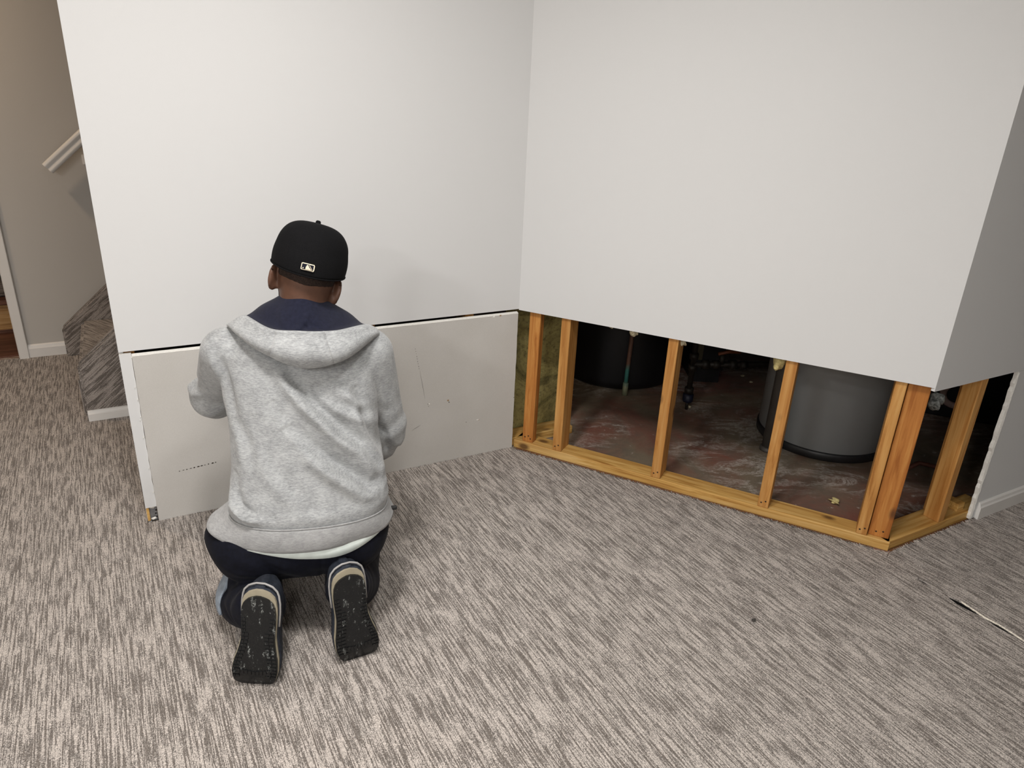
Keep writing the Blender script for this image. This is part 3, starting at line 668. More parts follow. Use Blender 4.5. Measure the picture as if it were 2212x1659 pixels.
#PERSON
# ------------------------------------------------------------------ person: kneeling figure grown from distance fields
T0 = np.array([-0.505, 1.46]); nF = np.array([-0.242, 0.970]); nF /= np.linalg.norm(nF); nR = np.array([nF[1], -nF[0]])
def usz(px, py, s):
    d = ray(px, py); t = (s + T0 @ nF) / (d[:2] @ nF); q = d * t + np.array([0, 0, CH]); return np.array([(q[:2] - T0) @ nR, s, q[2]])
def smin(a, b, k):
    h = np.clip(0.5 + 0.5 * (b - a) / k, 0, 1); return b * (1 - h) + a * h - k * h * (1 - h)
def cone(P, a, b, r1, r2):
    a = np.array(a, float); b = np.array(b, float); ab = b - a; t = np.clip(((P - a) @ ab) / (ab @ ab), 0, 1)
    return np.linalg.norm(P - a - t[:, None] * ab, axis=1) - (r1 + (r2 - r1) * t)
def ell(P, c, r, R=None):
    q = P - np.array(c)
    if R is not None: q = q @ R
    r = np.array(r); k0 = np.linalg.norm(q / r, axis=1); k1 = np.linalg.norm(q / r ** 2, axis=1) + 1e-9
    return k0 * (k0 - 1) / k1
def loft(P, rows, ex=2.4):
    rows = np.array(rows); z = P[:, 2]
    cu, cs, a, b = (np.interp(z, rows[:, 0], rows[:, i]) for i in (1, 2, 3, 4))
    x = np.abs(P[:, 0] - cu) / a; y = np.abs(P[:, 1] - cs) / b
    d = ((x ** ex + y ** ex) ** (1 / ex) - 1) * np.minimum(a, b)
    return np.maximum(d, np.maximum(rows[0, 0] - z, z - rows[-1, 0]))
def nets(f, lo, hi, h, smooth=2, B_=10):
    lo = np.array(lo, float); hi = np.array(hi, float); n = np.ceil((hi - lo) / h).astype(int) + 1
    nb = -(-n // B_)
    g = np.stack(np.meshgrid(*[(np.arange(k) + 0.5) * B_ - 0.5 for k in nb], indexing='ij'), -1).reshape(-1, 3) * h + lo
    dc = f(g).reshape(nb); act = np.abs(dc) < h * B_ * 1.5 + 0.015
    up = lambda x: np.repeat(np.repeat(np.repeat(x, B_, 0), B_, 1), B_, 2)[:n[0], :n[1], :n[2]]
    D = up(dc).copy(); idx = np.argwhere(up(act)); vals = np.empty(len(idx))
    for i in range(0, len(idx), 300000): vals[i:i + 300000] = f(idx[i:i + 300000] * h + lo)
    D[idx[:, 0], idx[:, 1], idx[:, 2]] = vals
    S = D < 0; c = n - 1
    off = [(i, j, k) for i in (0, 1) for j in (0, 1) for k in (0, 1)]
    cnt = sum(S[i:i + c[0], j:j + c[1], k:k + c[2]].astype(np.int8) for i, j, k in off)
    cells = np.argwhere((cnt > 0) & (cnt < 8)); vid = -np.ones(c, int); vid[cells[:, 0], cells[:, 1], cells[:, 2]] = np.arange(len(cells))
    acc = np.zeros((len(cells), 3)); num = np.zeros(len(cells))
    for a in off:
        for ax in range(3):
            if a[ax]: continue
            b = list(a); b[ax] = 1
            da = D[cells[:, 0] + a[0], cells[:, 1] + a[1], cells[:, 2] + a[2]]; db = D[cells[:, 0] + b[0], cells[:, 1] + b[1], cells[:, 2] + b[2]]
            m = (da < 0) != (db < 0); t = np.where(m, da / np.where(m, da - db, 1), 0)
            p = np.tile(np.array(a, float), (len(cells), 1)); p[:, ax] += t
            acc[m] += p[m]; num[m] += 1
    V = (cells + acc / num[:, None]) * h + lo
    quads = []
    for ax in range(3):
        o1, o2 = (ax + 1) % 3, (ax + 2) % 3
        sl0 = [slice(None)] * 3; sl1 = [slice(None)] * 3; sl0[ax] = slice(0, -1); sl1[ax] = slice(1, None)
        s0, s1 = S[tuple(sl0)], S[tuple(sl1)]; e = np.argwhere(s0 != s1)
        e = e[(e[:, o1] > 0) & (e[:, o2] > 0) & (e[:, o1] < c[o1]) & (e[:, o2] < c[o2])]
        ins = s0[e[:, 0], e[:, 1], e[:, 2]]
        q = []
        for d1, d2 in ((-1, -1), (0, -1), (0, 0), (-1, 0)):
            w = e.copy(); w[:, o1] += d1; w[:, o2] += d2; q.append(vid[w[:, 0], w[:, 1], w[:, 2]])
        q = np.stack(q, 1); q[~ins] = q[~ins][:, ::-1]; quads.append(q)
    Q = np.concatenate(quads); Q = Q[(Q >= 0).all(1)]
    E_ = np.concatenate([Q[:, [0, 1]], Q[:, [1, 2]], Q[:, [2, 3]], Q[:, [3, 0]]]); E_ = np.concatenate([E_, E_[:, ::-1]])
    deg = np.bincount(E_[:, 0], minlength=len(V)).astype(float)
    def relax(V, w):
        s = np.stack([np.bincount(E_[:, 0], V[E_[:, 1], i], len(V)) for i in range(3)], 1) / deg[:, None]
        return V + w * (s - V)
    for _ in range(smooth): V = relax(relax(V, 0.5), -0.52)
    return V, Q, relax
def normals(V, Q):
    n = np.cross(V[Q[:, 2]] - V[Q[:, 0]], V[Q[:, 3]] - V[Q[:, 1]]); N = np.zeros_like(V)
    for i in range(4):
        for j in range(3): N[:, j] += np.bincount(Q[:, i], n[:, j], len(V))
    return N / (np.linalg.norm(N, axis=1)[:, None] + 1e-12)
def npmesh(name, V, Q):
    me = bpy.data.meshes.new(name); me.vertices.add(len(V)); me.vertices.foreach_set('co', V.astype(np.float32).ravel())
    me.loops.add(Q.size); me.loops.foreach_set('vertex_index', Q.astype(np.int32).ravel()); k = Q.shape[1]
    me.polygons.add(len(Q)); me.polygons.foreach_set('loop_start', np.arange(0, Q.size, k, dtype=np.int32)); me.polygons.foreach_set('use_smooth', [True] * len(Q))
    me.update(calc_edges=True); me.validate(); return me

# materials
M_SKIN = plain('skin_brown', (0.125, 0.060, 0.037), 0.5, 0.4, nscale=50, var=0.12, bump=0.1, bd=0.001)
M_HAIR = plain('short_black_hair', (0.028, 0.018, 0.014), 0.8, 0.2, nscale=300, var=0.5)
def mat_heather(name, lo, hi, w):
    t = NT(name); a = t.noise(t.mapping((100, 100, 400)), 1.0, 4, 0.7); b = t.noise(t.mapping(), 26, 4, 0.65); fz = t.noise(t.mapping(), 900, 2, 0.7)
    f = t.math('ADD', t.math('MULTIPLY', a, 0.65), t.math('MULTIPLY', b, 0.35))
    c = t.ramp(f, [(0.36, lo), (0.50, tuple((x + y) / 2 for x, y in zip(lo, hi))), (0.64, hi)])
    t.col(c).set(0.95, 0.1, sheen=0.25).bump(t.math('ADD', fz, a), w, 0.0015); return t.m
M_HOODIE = mat_heather('heather_grey_fleece', (0.225, 0.232, 0.236), (0.455, 0.465, 0.465), 0.35)
M_RIB = mat_heather('heather_grey_rib', (0.27, 0.272, 0.272), (0.42, 0.42, 0.418), 0.5)
M_NAVY = plain('navy_lining', (0.0095, 0.0108, 0.0235), 0.85, 0.15, nscale=120, var=0.2, bump=0.15, sheen=0.08)
M_TROU = plain('navy_trousers', (0.0036, 0.0043, 0.0092), 0.8, 0.15, nscale=90, var=0.35, bump=0.2, sheen=0.02)
M_PATCH = plain('pale_blue_cloth', (0.25, 0.29, 0.34), 0.85, 0.2, nscale=60, var=0.2)
M_TEE = plain('white_tee', (0.68, 0.74, 0.70), 0.85, 0.2, nscale=40, var=0.08)
M_CAP = plain('black_cap_wool', (0.0048, 0.0048, 0.0053), 0.9, 0.12, nscale=400, var=0.35, bump=0.25, bd=0.0006)
M_CREAM = plain('cream_thread', (0.70, 0.62, 0.48), 0.7, 0.3, nscale=300, var=0.15)
M_RUBBER = None

person = tag(empty('person', (T0[0], T0[1], 0), ang(nR)), 'person kneeling at the wall in grey hoodie, black cap and navy trousers', 'person')
ZF = CPT

# ---- pose
ShL, ElL, WrL = np.array([-.178, .392, .772]), np.array([-.243, .555, .592]), np.array([-.075, .770, .600])
ShR, ElR, WrR = np.array([.194, .392, .757]), np.array([.228, .435, .512]), np.array([.185, .610, .335])
HpL, KnL, AnL = np.array([-.10, .27, .27]), np.array([-.165, .545, .085]), np.array([-.118, .115, .165])
HpR, KnR, AnR = np.array([.10, .27, .27]), np.array([.150, .545, .085]), np.array([.112, .135, .175])
HC_ = np.array([.046, .425, .995])
rr, pp = math.radians(15), math.radians(12)
Rroll = np.array([[math.cos(rr), 0, math.sin(rr)], [0, 1, 0], [-math.sin(rr), 0, math.cos(rr)]])
Rpit = np.array([[1, 0, 0], [0, math.cos(pp), math.sin(pp)], [0, -math.sin(pp), math.cos(pp)]])
HR = Rroll @ Rpit                                   # head frame -> person frame
def rotz(t): return np.array([[math.cos(t), -math.sin(t), 0], [math.sin(t), math.cos(t), 0], [0, 0, 1]])
def hp(x, y, z): return HC_ + HR @ np.array([x, y, z])

# ---- body
def hand(w, d, side, nrm, curl, thumb=1.0, sc=1.0):
    d = d / np.linalg.norm(d); side = side / np.linalg.norm(side); nrm = nrm / np.linalg.norm(nrm); out = []
    for k in range(4):
        o = (k - 1.5) * 0.0205 * sc
        out.append((w + side * o * 0.7 + d * 0.005, w + side * o + d * (0.085 - 0.004 * abs(k - 1.2)) * sc, 0.014, 0.0115))
        p = w + side * o + d * (0.085 - 0.004 * abs(k - 1.2)) * sc; ln = (0.040, 0.046, 0.043, 0.034)[k] * sc; dr = d + side * (k - 1.5) * 0.07
        for j in range(3):
            th = curl * (j + 0.6); v = (dr * math.cos(th) + nrm * math.sin(th)); v /= np.linalg.norm(v)
            q = p + v * ln * (1, .66, .52)[j]; out.append((p, q, 0.0098 - 0.0010 * j, 0.0090 - 0.0010 * j)); p = q
    p = w + side * -0.026 * sc * thumb + d * 0.02; q = p + (side * -thumb * 0.8 + d * 0.75 + nrm * 0.25) * 0.040 * sc; out.append((w, p, .016, .015)); out.append((p, q, .0145, .0115))
    q2 = q + (side * -thumb * 0.35 + d * 0.95 + nrm * 0.2) * 0.030 * sc; out.append((q, q2, .011, .0105)); q3 = q2 + (d + nrm * 0.15) * 0.024; out.append((q2, q3, .0105, .0085))
    return out
wallS = lambda u: float((L0 - T0) @ NA / (nF @ NA) - u * (nR @ NA) / (nF @ NA))
hdL = np.array([.12, .9, .25]); 
handL = hand(WrL, hdL, np.array([1, -.12, 0.0]), np.array([0, .35, -.94]), -0.16, 1.0)
# slide the left hand so its finger tips rest on the panel
tip = max((b[1] - wallS(b[0]) + r2) for a, b, r1, r2 in handL); sh_ = np.array([0, -tip - 0.0062, 0]); WrL = WrL + sh_
handL = hand(WrL, hdL, np.array([1, -.12, 0.0]), np.array([0, .35, -.94]), -0.16, 1.0)
handR = hand(WrR, np.array([-.08, .80, -.42]), np.array([1, .05, .05]), np.array([0, -.45, -.89]), 0.30, 1.0)
def f_body(P):
    d = ell(P, hp(0, -.004, .018), (.077, .097, .098), HR)
    d = smin(d, ell(P, hp(0, .040, -.045), (.060, .062, .075), HR), .03)
    d = smin(d, cone(P, hp(0, .062, -.105), hp(0, .075, -.108), .026, .022), .03)
    d = smin(d, cone(P, hp(0, .098, .005), hp(0, .112, -.028), .010, .014), .018)        # nose
    d = smin(d, cone(P, hp(-.018, .093, -.062), hp(.018, .093, -.062), .009, .009), .012)  # mouth
    d = smin(d, cone(P, hp(-.035, .086, .022), hp(.035, .086, .022), .010, .010), .015)    # brow
    for s in (-1, 1):
        d = smin(d, ell(P, hp(s * .0845, -.008, -.042), (.0080, .021, .034), HR @ rotz(s * .4)), .008)
        d = smin(d, ell(P, hp(s * .083, -.004, -.068), (.008, .010, .012), HR), .006)
    d = smin(d, cone(P, (.018, .395, .80), hp(0, -.018, -.055), .066, .059), .035)
    d = smin(d, cone(P, (.01, .36, .66), (.01, .375, .80), .10, .085), .05)
    d = smin(d, cone(P, (.0, .28, .34), (.01, .36, .66), .10, .10), .05)
    for a, b, r1, r2 in ((ShL, ElL, .045, .040), (ElL, WrL, .038, .027), (ShR, ElR, .045, .040), (ElR, WrR, .038, .027),
                         (HpL, KnL, .07, .05), (KnL, AnL, .048, .035), (HpR, KnR, .07, .05), (KnR, AnR, .048, .035), ((-.15, .39, .775), (.165, .39, .765), .05, .05)):
        d = smin(d, cone(P, a, b, r1, r2), .025)
    for h_ in (handL, handR):
        hd = None
        for a, b, r1, r2 in h_:
            c = cone(P, a, b, r1, r2); hd = c if hd is None else smin(hd, c, .005)
        d = smin(d, hd, .012)
    return d
V, Q, _ = nets(f_body, (-.32, .05, .0), (.32, 1.06, 1.14), .0055, 1)
body = obj('body', npmesh('body', V, Q), M_SKIN, person); body['label'] = 'brown skin of neck, ears and hands'
# short hair at the nape and beard along the jaw: thin shells over the head
def shell(name, mat, region, t=0.0022, h=.004):
    f = lambda P: np.maximum(f_body(P) - t, region(P))
    lo, hi = HC_ - .17, HC_ + .15; V, Q, _ = nets(f, lo, hi, h, 1); return obj(name, npmesh(name, V, Q), mat, person)
toH = lambda P: (P - HC_) @ HR
def r_hair(P):
    q = toH(P); return np.maximum(np.maximum(-0.045 - q[:, 2] + 0.15 * np.abs(q[:, 0]), q[:, 1] + 0.02), q[:, 2] - .03) + 0.2 * np.clip(np.abs(q[:, 0]) - .073, 0, 1)
shell('hair', M_HAIR, r_hair, 0.0018)
def r_beard(P):
    q = toH(P); return np.maximum(np.maximum(q[:, 2] + 0.045 - 0.0, 0.012 - q[:, 1]), -0.145 - q[:, 2])
shell('beard', M_HAIR, r_beard, 0.0035)
ey = lathe_mesh('eye', [(0.011 * math.sin(k * math.pi / 8), -0.011 * math.cos(k * math.pi / 8)) for k in range(9)], 12)
M_EYE = plain('eye_white', (0.7, 0.68, 0.64), 0.2, 0.5)
for s in (-1, 1): obj('eye', ey, M_EYE, person, tuple(hp(s * .032, .088, .002)))

# ---- hoodie
ROWS = [(.345, .010, .245, .216, .146), (.385, .019, .250, .209, .146), (.44, .020, .265, .206, .145), (.50, .022, .283, .202, .140), (.58, .018, .312, .198, .136),
        (.66, .014, .342, .198, .134), (.74, .010, .370, .200, .130), (.79, .008, .384, .190, .120), (.83, .007, .400, .150, .095), (.86, .008, .408, .105, .075), (.885, .012, .412, .070, .055)]
rz = np.array([r[0] for r in ROWS]); rs_ = np.array([r[2] - r[4] for r in ROWS])
def onback(px, py, out=0.0):
    s = .2
    for _ in range(8):
        q = usz(px, py, s); s = float(np.interp(q[2], rz, rs_)) - out
        x = abs(q[0] - np.interp(q[2], rz, [r[1] for r in ROWS])) / np.interp(q[2], rz, [r[3] for r in ROWS])
        b = np.interp(q[2], rz, [r[4] for r in ROWS]); s += float(b * (1 - max(0.0, 1 - min(x, .98) ** 2.4) ** (1 / 2.4)))
    return usz(px, py, s)
def f_hood(P):
    d = loft(P, ROWS)
    e = cone(P, ShL, ElL, .070, .064); e = smin(e, cone(P, ElL, WrL - .02 * (WrL - ElL) / np.linalg.norm(WrL - ElL), .062, .040), .03)
    e = smin(e, ell(P, ElL + np.array([-.012, -.015, -.006]), (.062, .066, .066)), .02)
    g = cone(P, ShR, ElR, .072, .070); g = smin(g, cone(P, ElR, WrR, .066, .040), .03)
    g = smin(g, ell(P, ElR + np.array([.004, -.002, -.03]), (.060, .064, .078)), .02)
    sh1 = cone(P, (-.13, .405, .775), (.15, .405, .760), .068, .066)
    d = smin(d, sh1, .03); d = smin(d, e, .018); d = smin(d, g, .016)
    pouch = ell(P, (.0, .41, .44), (.15, .04, .09)); d = smin(d, pouch, .04)
    return d
V, Q, relax = nets(f_hood, (-.34, .06, .30), (.34, .84, .93), .0052, 2)
N = normals(V, Q)
def polydist(P2d, pts):
    best = np.full(len(P2d), 9.0); sd_ = np.zeros(len(P2d)); tt = np.zeros(len(P2d)); L_ = len(pts) - 1
    for i in range(L_):
        a, b = np.array(pts[i]), np.array(pts[i + 1]); ab = b - a; t = np.clip(((P2d - a) @ ab) / (ab @ ab), 0, 1)
        r = P2d - a - t[:, None] * ab; dd = np.linalg.norm(r, axis=1); m = dd < best
        best[m] = dd[m]; sd_[m] = (ab[0] * r[m, 1] - ab[1] * r[m, 0]) / np.linalg.norm(ab); tt[m] = (i + t[m]) / L_
    return best, sd_, tt
FOLDS = [  # pixel polyline on the back, ridge height, ridge width, valley depth, valley offset
    ([(598, 800), (620, 838), (655, 880), (690, 913), (727, 950), (774, 979), (827, 1036)], .0125, .015, .010, .030),
    ([(764, 882), (774, 921), (795, 952), (822, 990), (829, 1040)], .010, .011, .008, .022),
    ([(650, 985), (690, 1014), (748, 1052), (785, 1072), (818, 1062)], .011, .016, .009, .030),
    ([(610, 925), (660, 975), (720, 1022), (790, 1050)], .006, .014, .005, .026),
    ([(745, 850), (762, 868), (785, 886)], .006, .009, .004, .016),
    ([(690, 862), (722, 886), (770, 905), (800, 915)], .006, .012, .005, .020),
    ([(560, 985), (585, 1040), (640, 1100)], .004, .020, .003, .03),
    ([(503, 1050), (508, 1090), (535, 1118), (560, 1126)], .010, .009, .006, .016),
    ([(500, 905), (520, 960), (525, 1010)], .005, .014, .004, .02),
    ([(455, 760), (480, 830), (492, 890)], .006, .012, .006, .02),
]
back = np.clip((-N[:, 1] + 0.25) / 0.4, 0, 1) * (V[:, 1] < .45)
disp = np.zeros(len(V)); UZ = V[:, [0, 2]]
for pts, hgt, wd, vd, vo in FOLDS:
    pl_ = [tuple(onback(*p)[[0, 2]]) for p in pts]; b, sgn_, t = polydist(UZ, pl_)
    env = np.clip(np.sin(np.pi * np.clip(t, 0.02, .98)), 0, 1) ** 0.45
    disp += 1.7 * env * (hgt * np.exp(-(b / wd) ** 2) - vd * np.exp(-((sgn_ - vo) / (wd * 1.1)) ** 2) * (b < wd * 5))
disp *= back
# broad shoulder-blade relief, gather above the ribbed hem and creases in the sleeves
u, s, z = V.T
disp += back * .005 * np.exp(-((u - .105) / .05) ** 2 - ((z - .68) / .07) ** 2) + back * .005 * np.exp(-((u + .095) / .05) ** 2 - ((z - .69) / .07) ** 2)
disp += back * .010 * np.exp(-((z - .405) / .022) ** 2) * (0.75 + 0.25 * np.sin(u * 40))
def crease(c, axis, n_, amp, rad, ph):
    q = V - np.array(c); r = np.linalg.norm(q, axis=1); a = np.array(axis, float); a /= np.linalg.norm(a)
    return amp * np.exp(-(r / rad) ** 2) * np.sin(q @ a * n_ + ph + 1.5 * np.sin(q[:, 0] * 30))
disp += crease(ElL, ElL - ShL + (WrL - ElL) * .6, 120, .0045, .075, .4) + crease(ElR, ElR - ShR, 105, .0040, .085, 1.0) + crease(ShR + np.array([-.02, -.03, -.10]), (1, .3, .8), 70, .0035, .07, 0)
b, sgn_, t = polydist(UZ, [tuple(usz(*p, .52)[[0, 2]]) for p in ((408, 822), (406, 838), (418, 846), (436, 838))])
disp += (u < -.17) * (s < .62) * (.008 * np.exp(-(b / .010) ** 2) - .007 * np.exp(-((sgn_ - .018) / .011) ** 2) * (b < .05))
V = V + N * disp[:, None]; V = relax(V, .4)
hoodie = obj('hoodie', npmesh('hoodie', V, Q), M_HOODIE, person); hoodie['label'] = 'heather grey fleece hoodie'

def bez(c, n):
    """Catmull-Rom through control points, n samples"""
    c = np.array(c, float); m = len(c) - 1; out = []
    for x in np.linspace(0, m, n):
        i = min(int(x), m - 1); t = x - i; p0, p1, p2, p3 = c[max(i - 1, 0)], c[i], c[i + 1], c[min(i + 2, m)]
        out.append(0.5 * ((2 * p1) + (-p0 + p2) * t + (2 * p0 - 5 * p1 + 4 * p2 - p3) * t * t + (-p0 + 3 * p1 - 3 * p2 + p3) * t ** 3))
    return np.array(out)
PATCHES = {}
def patch(name, curves, nu, nv, mat, parent, thick, fn=None, offset=0.0):
    C = np.array([bez(c, nu) for c in curves]); G = np.array([bez(C[:, i], nv) for i in range(nu)])   # nu x nv
    if fn is not None: G = fn(G)
    PATCHES[name] = G
    idx = np.arange(nu * nv).reshape(nu, nv)
    Qd = np.stack([idx[:-1, :-1], idx[1:, :-1], idx[1:, 1:], idx[:-1, 1:]], -1).reshape(-1, 4)
    o = obj(name, npmesh(name, G.reshape(-1, 3), Qd), mat, parent)
    if thick: m = o.modifiers.new('thickness', 'SOLIDIFY'); m.thickness = thick; m.offset = offset; m.use_rim = True
    return o
# ribbed hem band
nth = 96; vs = []; ths = np.linspace(0, 2 * np.pi, nth, endpoint=False); nv = 9
for j in range(nv):
    v = j / (nv - 1)
    for th in ths:
        cx, sy = math.cos(th), math.sin(th); ex = 2 / 2.4
        x = math.copysign(abs(cx) ** ex, cx); y = math.copysign(abs(sy) ** ex, sy)
        bk_ = max(0.0, -sy)
        left, right = max(0.0, -cx) ** 3, max(0.0, cx) ** 3
        a_ = .2125 + .004 * math.sin(v * math.pi) + v ** 1.6 * (.046 * left + .030 * right); b_ = .151 + .006 * math.sin(v * math.pi) + .006 * v
        zt = .388 - .006 * left - .014 * right - .004 * bk_; zb = .322 + .022 * left ** 2 + .004 * right - .004 * bk_
        vs.append((.018 - .012 * v + x * a_ + .003 * math.sin(7 * th) * v, .248 + y * b_ + .003 * math.sin(5 * th) * v, zt + (zb - zt) * v))
idx = np.arange(nth * nv).reshape(nv, nth); nx = np.roll(idx, -1, 1)
Qd = np.stack([idx[:-1], idx[1:], nx[1:], nx[:-1]], -1).reshape(-1, 4)
hb = obj('hem_band', npmesh('hem_band', np.array(vs), Qd), M_RIB, hoodie); m = hb.modifiers.new('t', 'SOLIDIFY'); m.thickness = .005; m.offset = -1
tb = obj('hem_stitch', tube_mesh('hem_stitch', [tuple(vs[i % nth]) for i in range(nth + 1)], .0022, 6, False), M_RIB, hoodie)

# hood lying on the back: navy lining inside, grey fleece outside
K = lambda *pts: [p if len(p) == 3 and p[2] < 0.999 and abs(p[0]) < 1 else usz(*p) for p in pts]
C0 = K((-.030, .50, .845), (598, 646, .425), (618, 638, .372), (655, 636, .348), (690, 641, .372), (716, 657, .425), (.100, .50, .825))
C1 = K((-.070, .52, .83), (567, 659, .415), (602, 668, .342), (652, 671, .314), (700, 673, .342), (753, 676, .415), (.145, .52, .80))
C2 = K((-.110, .50, .82), (545, 676, .405), (592, 702, .305), (652, 709, .276), (716, 707, .300), (776, 697, .395), (.185, .50, .79))
C3 = K((-.125, .48, .835), (533, 684, .385), (585, 712, .275), (652, 718, .246), (720, 717, .268), (790, 702, .372), (.200, .48, .80))
C4 = K((-.135, .46, .835), (525, 684, .370), (581, 715, .258), (652, 721, .226), (723, 720, .250), (802, 707, .355), (.212, .46, .80))
C5 = K((-.150, .45, .825), (505, 696, .365), (571, 738, .238), (655, 758, .203), (736, 748, .228), (811, 716, .350), (.222, .45, .79))
C6 = K((-.160, .45, .815), (494, 703, .375), (562, 756, .242), (659, 791, .212), (746, 772, .232), (812, 725, .360), (.225, .45, .78))
C7 = K((-.155, .46, .81), (496, 704, .392), (566, 757, .265), (659, 790, .238), (743, 771, .258), (808, 727, .378), (.220, .46, .775))
def nav(G):
    nu, nv_, _ = G.shape; t, v = np.meshgrid(np.linspace(0, 1, nu), np.linspace(0, 1, nv_), indexing='ij')
    w = np.sin(np.pi * t) * np.clip(np.sin(np.pi * v), 0, 1)
    d = np.zeros_like(t)
    for t0, v0, t1, v1, amp, wd in ((.46, .80, .56, .28, -.011, .020), (.53, .80, .50, .42, .012, .016), (.42, .75, .34, .30, -.007, .022), (.62, .78, .72, .35, -.008, .022), (.60, .75, .55, .5, .009, .015)):
        f_ = (v - v0) / (v1 - v0); d += amp * np.exp(-((t - (t0 + (t1 - t0) * np.clip(f_, -.3, 1.3))) / wd) ** 2) * np.exp(-((f_ - .4) / .45) ** 2)
    G[..., 1] += w * d - .005 * w
    return G
lin = patch('hood_lining', [C0, C1, C2, C3], 90, 36, M_NAVY, hoodie, .004, nav); lin['label'] = 'navy hood lining around the neck'
def hoodfold(G):
    nu, nv_, _ = G.shape
    for i in range(nu):
        for j in range(nv_):
            t, v = i / (nu - 1), j / (nv_ - 1); w = math.sin(math.pi * v) * max(0.0, math.sin(math.pi * t)) ** .5
            G[i, j, 1] += w * (.009 * math.exp(-((v - .36 - .05 * math.sin(t * 9)) / .09) ** 2) - .008 * math.exp(-((v - .62) / .16) ** 2) + .003 * math.sin(t * 31 + 4 * v)
                               + .004 * (math.exp(-((t - .372) / .006) ** 2) + math.exp(-((t - .615) / .006) ** 2)))
    return G
hd_ = patch('hood', [C3, C4, C5, C6, C7], 260, 40, M_HOODIE, hoodie, .006, hoodfold); hd_['label'] = 'grey folded-down hood edge'
for tc in (.372, .615):
    g = PATCHES['hood'][int(tc * 259)]; obj('seam', tube_mesh('seam', [(p[0], p[1] - .0032, p[2] + .0006) for p in g[3:36]], .0017, 6), M_RIB, hoodie)
# tee peeking out under the hoodie
vs = []
for j in range(4):
    for th in ths:
        cx, sy = math.cos(th), math.sin(th); ex = 2 / 2.4; x = math.copysign(abs(cx) ** ex, cx); y = math.copysign(abs(sy) ** ex, sy)
        dr_ = .030 * math.exp(-((th - 4.95) / .55) ** 2)
        vs.append((.010 + x * (.208 + .004 * j), .248 + y * (.148 + .0035 * j), .345 - (.024 + dr_) * j / 3))
idx = np.arange(nth * 4).reshape(4, nth); nx = np.roll(idx, -1, 1)
tee = obj('tee_shirt', npmesh('tee_shirt', np.array(vs), np.stack([idx[:-1], idx[1:], nx[1:], nx[:-1]], -1).reshape(-1, 4)), M_TEE, person); m = tee.modifiers.new('t', 'SOLIDIFY'); m.thickness = .002; m.offset = -1
tee['label'] = 'strip of white tee below the hoodie hem'

# ---- trousers
def f_trou(P):
    d = ell(P, (-.018, .258, .290), (.250, .160, .098))
    d = smin(d, cone(P, (-.15, .20, .262), (.13, .20, .270), .080, .080), .05)
    d = smin(d, cone(P, HpL + np.array([-.03, .0, -.02]), KnL + np.array([-.02, -.02, .02]), .105, .078), .03)
    d = smin(d, cone(P, HpR + np.array([.02, .0, -.02]), KnR + np.array([0, -.02, .02]), .100, .078), .03)
    l = cone(P, KnL + np.array([-.01, 0, .0]), (-.160, .215, .100), .078, .080); l = smin(l, cone(P, (-.160, .215, .100), (-.118, .085, .165), .082, .066), .03)
    r = cone(P, KnR, (.118, .23, .105), .078, .076); r = smin(r, cone(P, (.118, .23, .105), (.110, .105, .185), .076, .062), .03)
    d = smin(d, l, .008); d = smin(d, r, .008)
    gap = ell(P, (.004, .12, .12), (.052, .25, .095)); d = np.maximum(d, -gap + 0.0)
    return np.maximum(d, .004 + ZF - P[:, 2])
V, Q, relax = nets(f_trou, (-.32, .0, .0), (.30, .68, .40), .0055, 2); N = normals(V, Q); u, s, z = V.T
def wr(c, axis, n_, amp, rad, ph=0.0):
    q = V - np.array(c); a = np.array(axis, float); a /= np.linalg.norm(a); r = np.linalg.norm(q, axis=1)
    return amp * np.exp(-(r / rad) ** 2) * np.sin(q @ a * n_ + ph + 1.2 * np.sin(q[:, 2] * 45 + q[:, 0] * 20))
disp = wr((-.13, .10, .16), (.2, 1, -.6), 130, .0045, .09) + wr((.11, .12, .18), (-.1, 1, -.6), 130, .004, .08, 1) + wr((-.05, .10, .25), (.9, .1, .5), 60, .003, .12) + wr((-.2, .25, .15), (.3, .4, 1), 80, .004, .1)
disp += .004 * np.exp(-((u - .045) / .006) ** 2) * (s < .2) * -1
V = relax(V + N * (disp * (z > .03))[:, None], .4)
tr = obj('trousers', npmesh('trousers', V, Q), M_TROU, person); tr['label'] = 'dark navy work trousers'
def f_patch(P):
    reg = ell(P, (-.245, .215, .125), (.060, .065, .062)); cut = ell(P, (-.155, .135, .105), (.085, .075, .12))
    return np.maximum(np.maximum(f_trou(P) - .005, reg), -cut)
V, Q, _ = nets(f_patch, (-.33, .15, .02), (-.17, .36, .19), .004, 1)
pt = obj('knee_cloth', npmesh('knee_cloth', V, Q), M_PATCH, tr); pt['label'] = 'pale blue grey cloth at the left knee'

# ---- cap
def capring(v, th, ax=.0975, by=.1085, hh=.123):
    e = 3.1; rad = max(0.0, 1 - v ** e) ** (1 / e); rad *= 1 + .018 * math.sin(min(1, v * 2.2) * math.pi)
    c, s_ = math.cos(th), math.sin(th)
    dent = 1 - .022 * math.exp(-((th - 0.25) / .35) ** 2) * math.exp(-((v - .35) / .12) ** 2) + .02 * math.exp(-((th - .3) / .4) ** 2) * math.exp(-((v - .62) / .15) ** 2)
    seam = 1 - .004 * abs(math.cos(3 * th)) ** 40
    drop = -.020 * max(0.0, -s_) * (1 - v) - .004
    return np.array([ax * rad * c * dent * seam, by * rad * s_ * seam, hh * v + drop])
vs = []; nv, nth2 = 26, 96
for j in range(nv):
    v = math.sin(j / (nv - 1) * math.pi / 2) ** 1.0
    for k in range(nth2): vs.append(hp(*(capring(min(v, .9995), 2 * math.pi * k / nth2) + np.array([0, -.006, .002]))))
idx = np.arange(nth2 * nv).reshape(nv, nth2); nx = np.roll(idx, -1, 1)
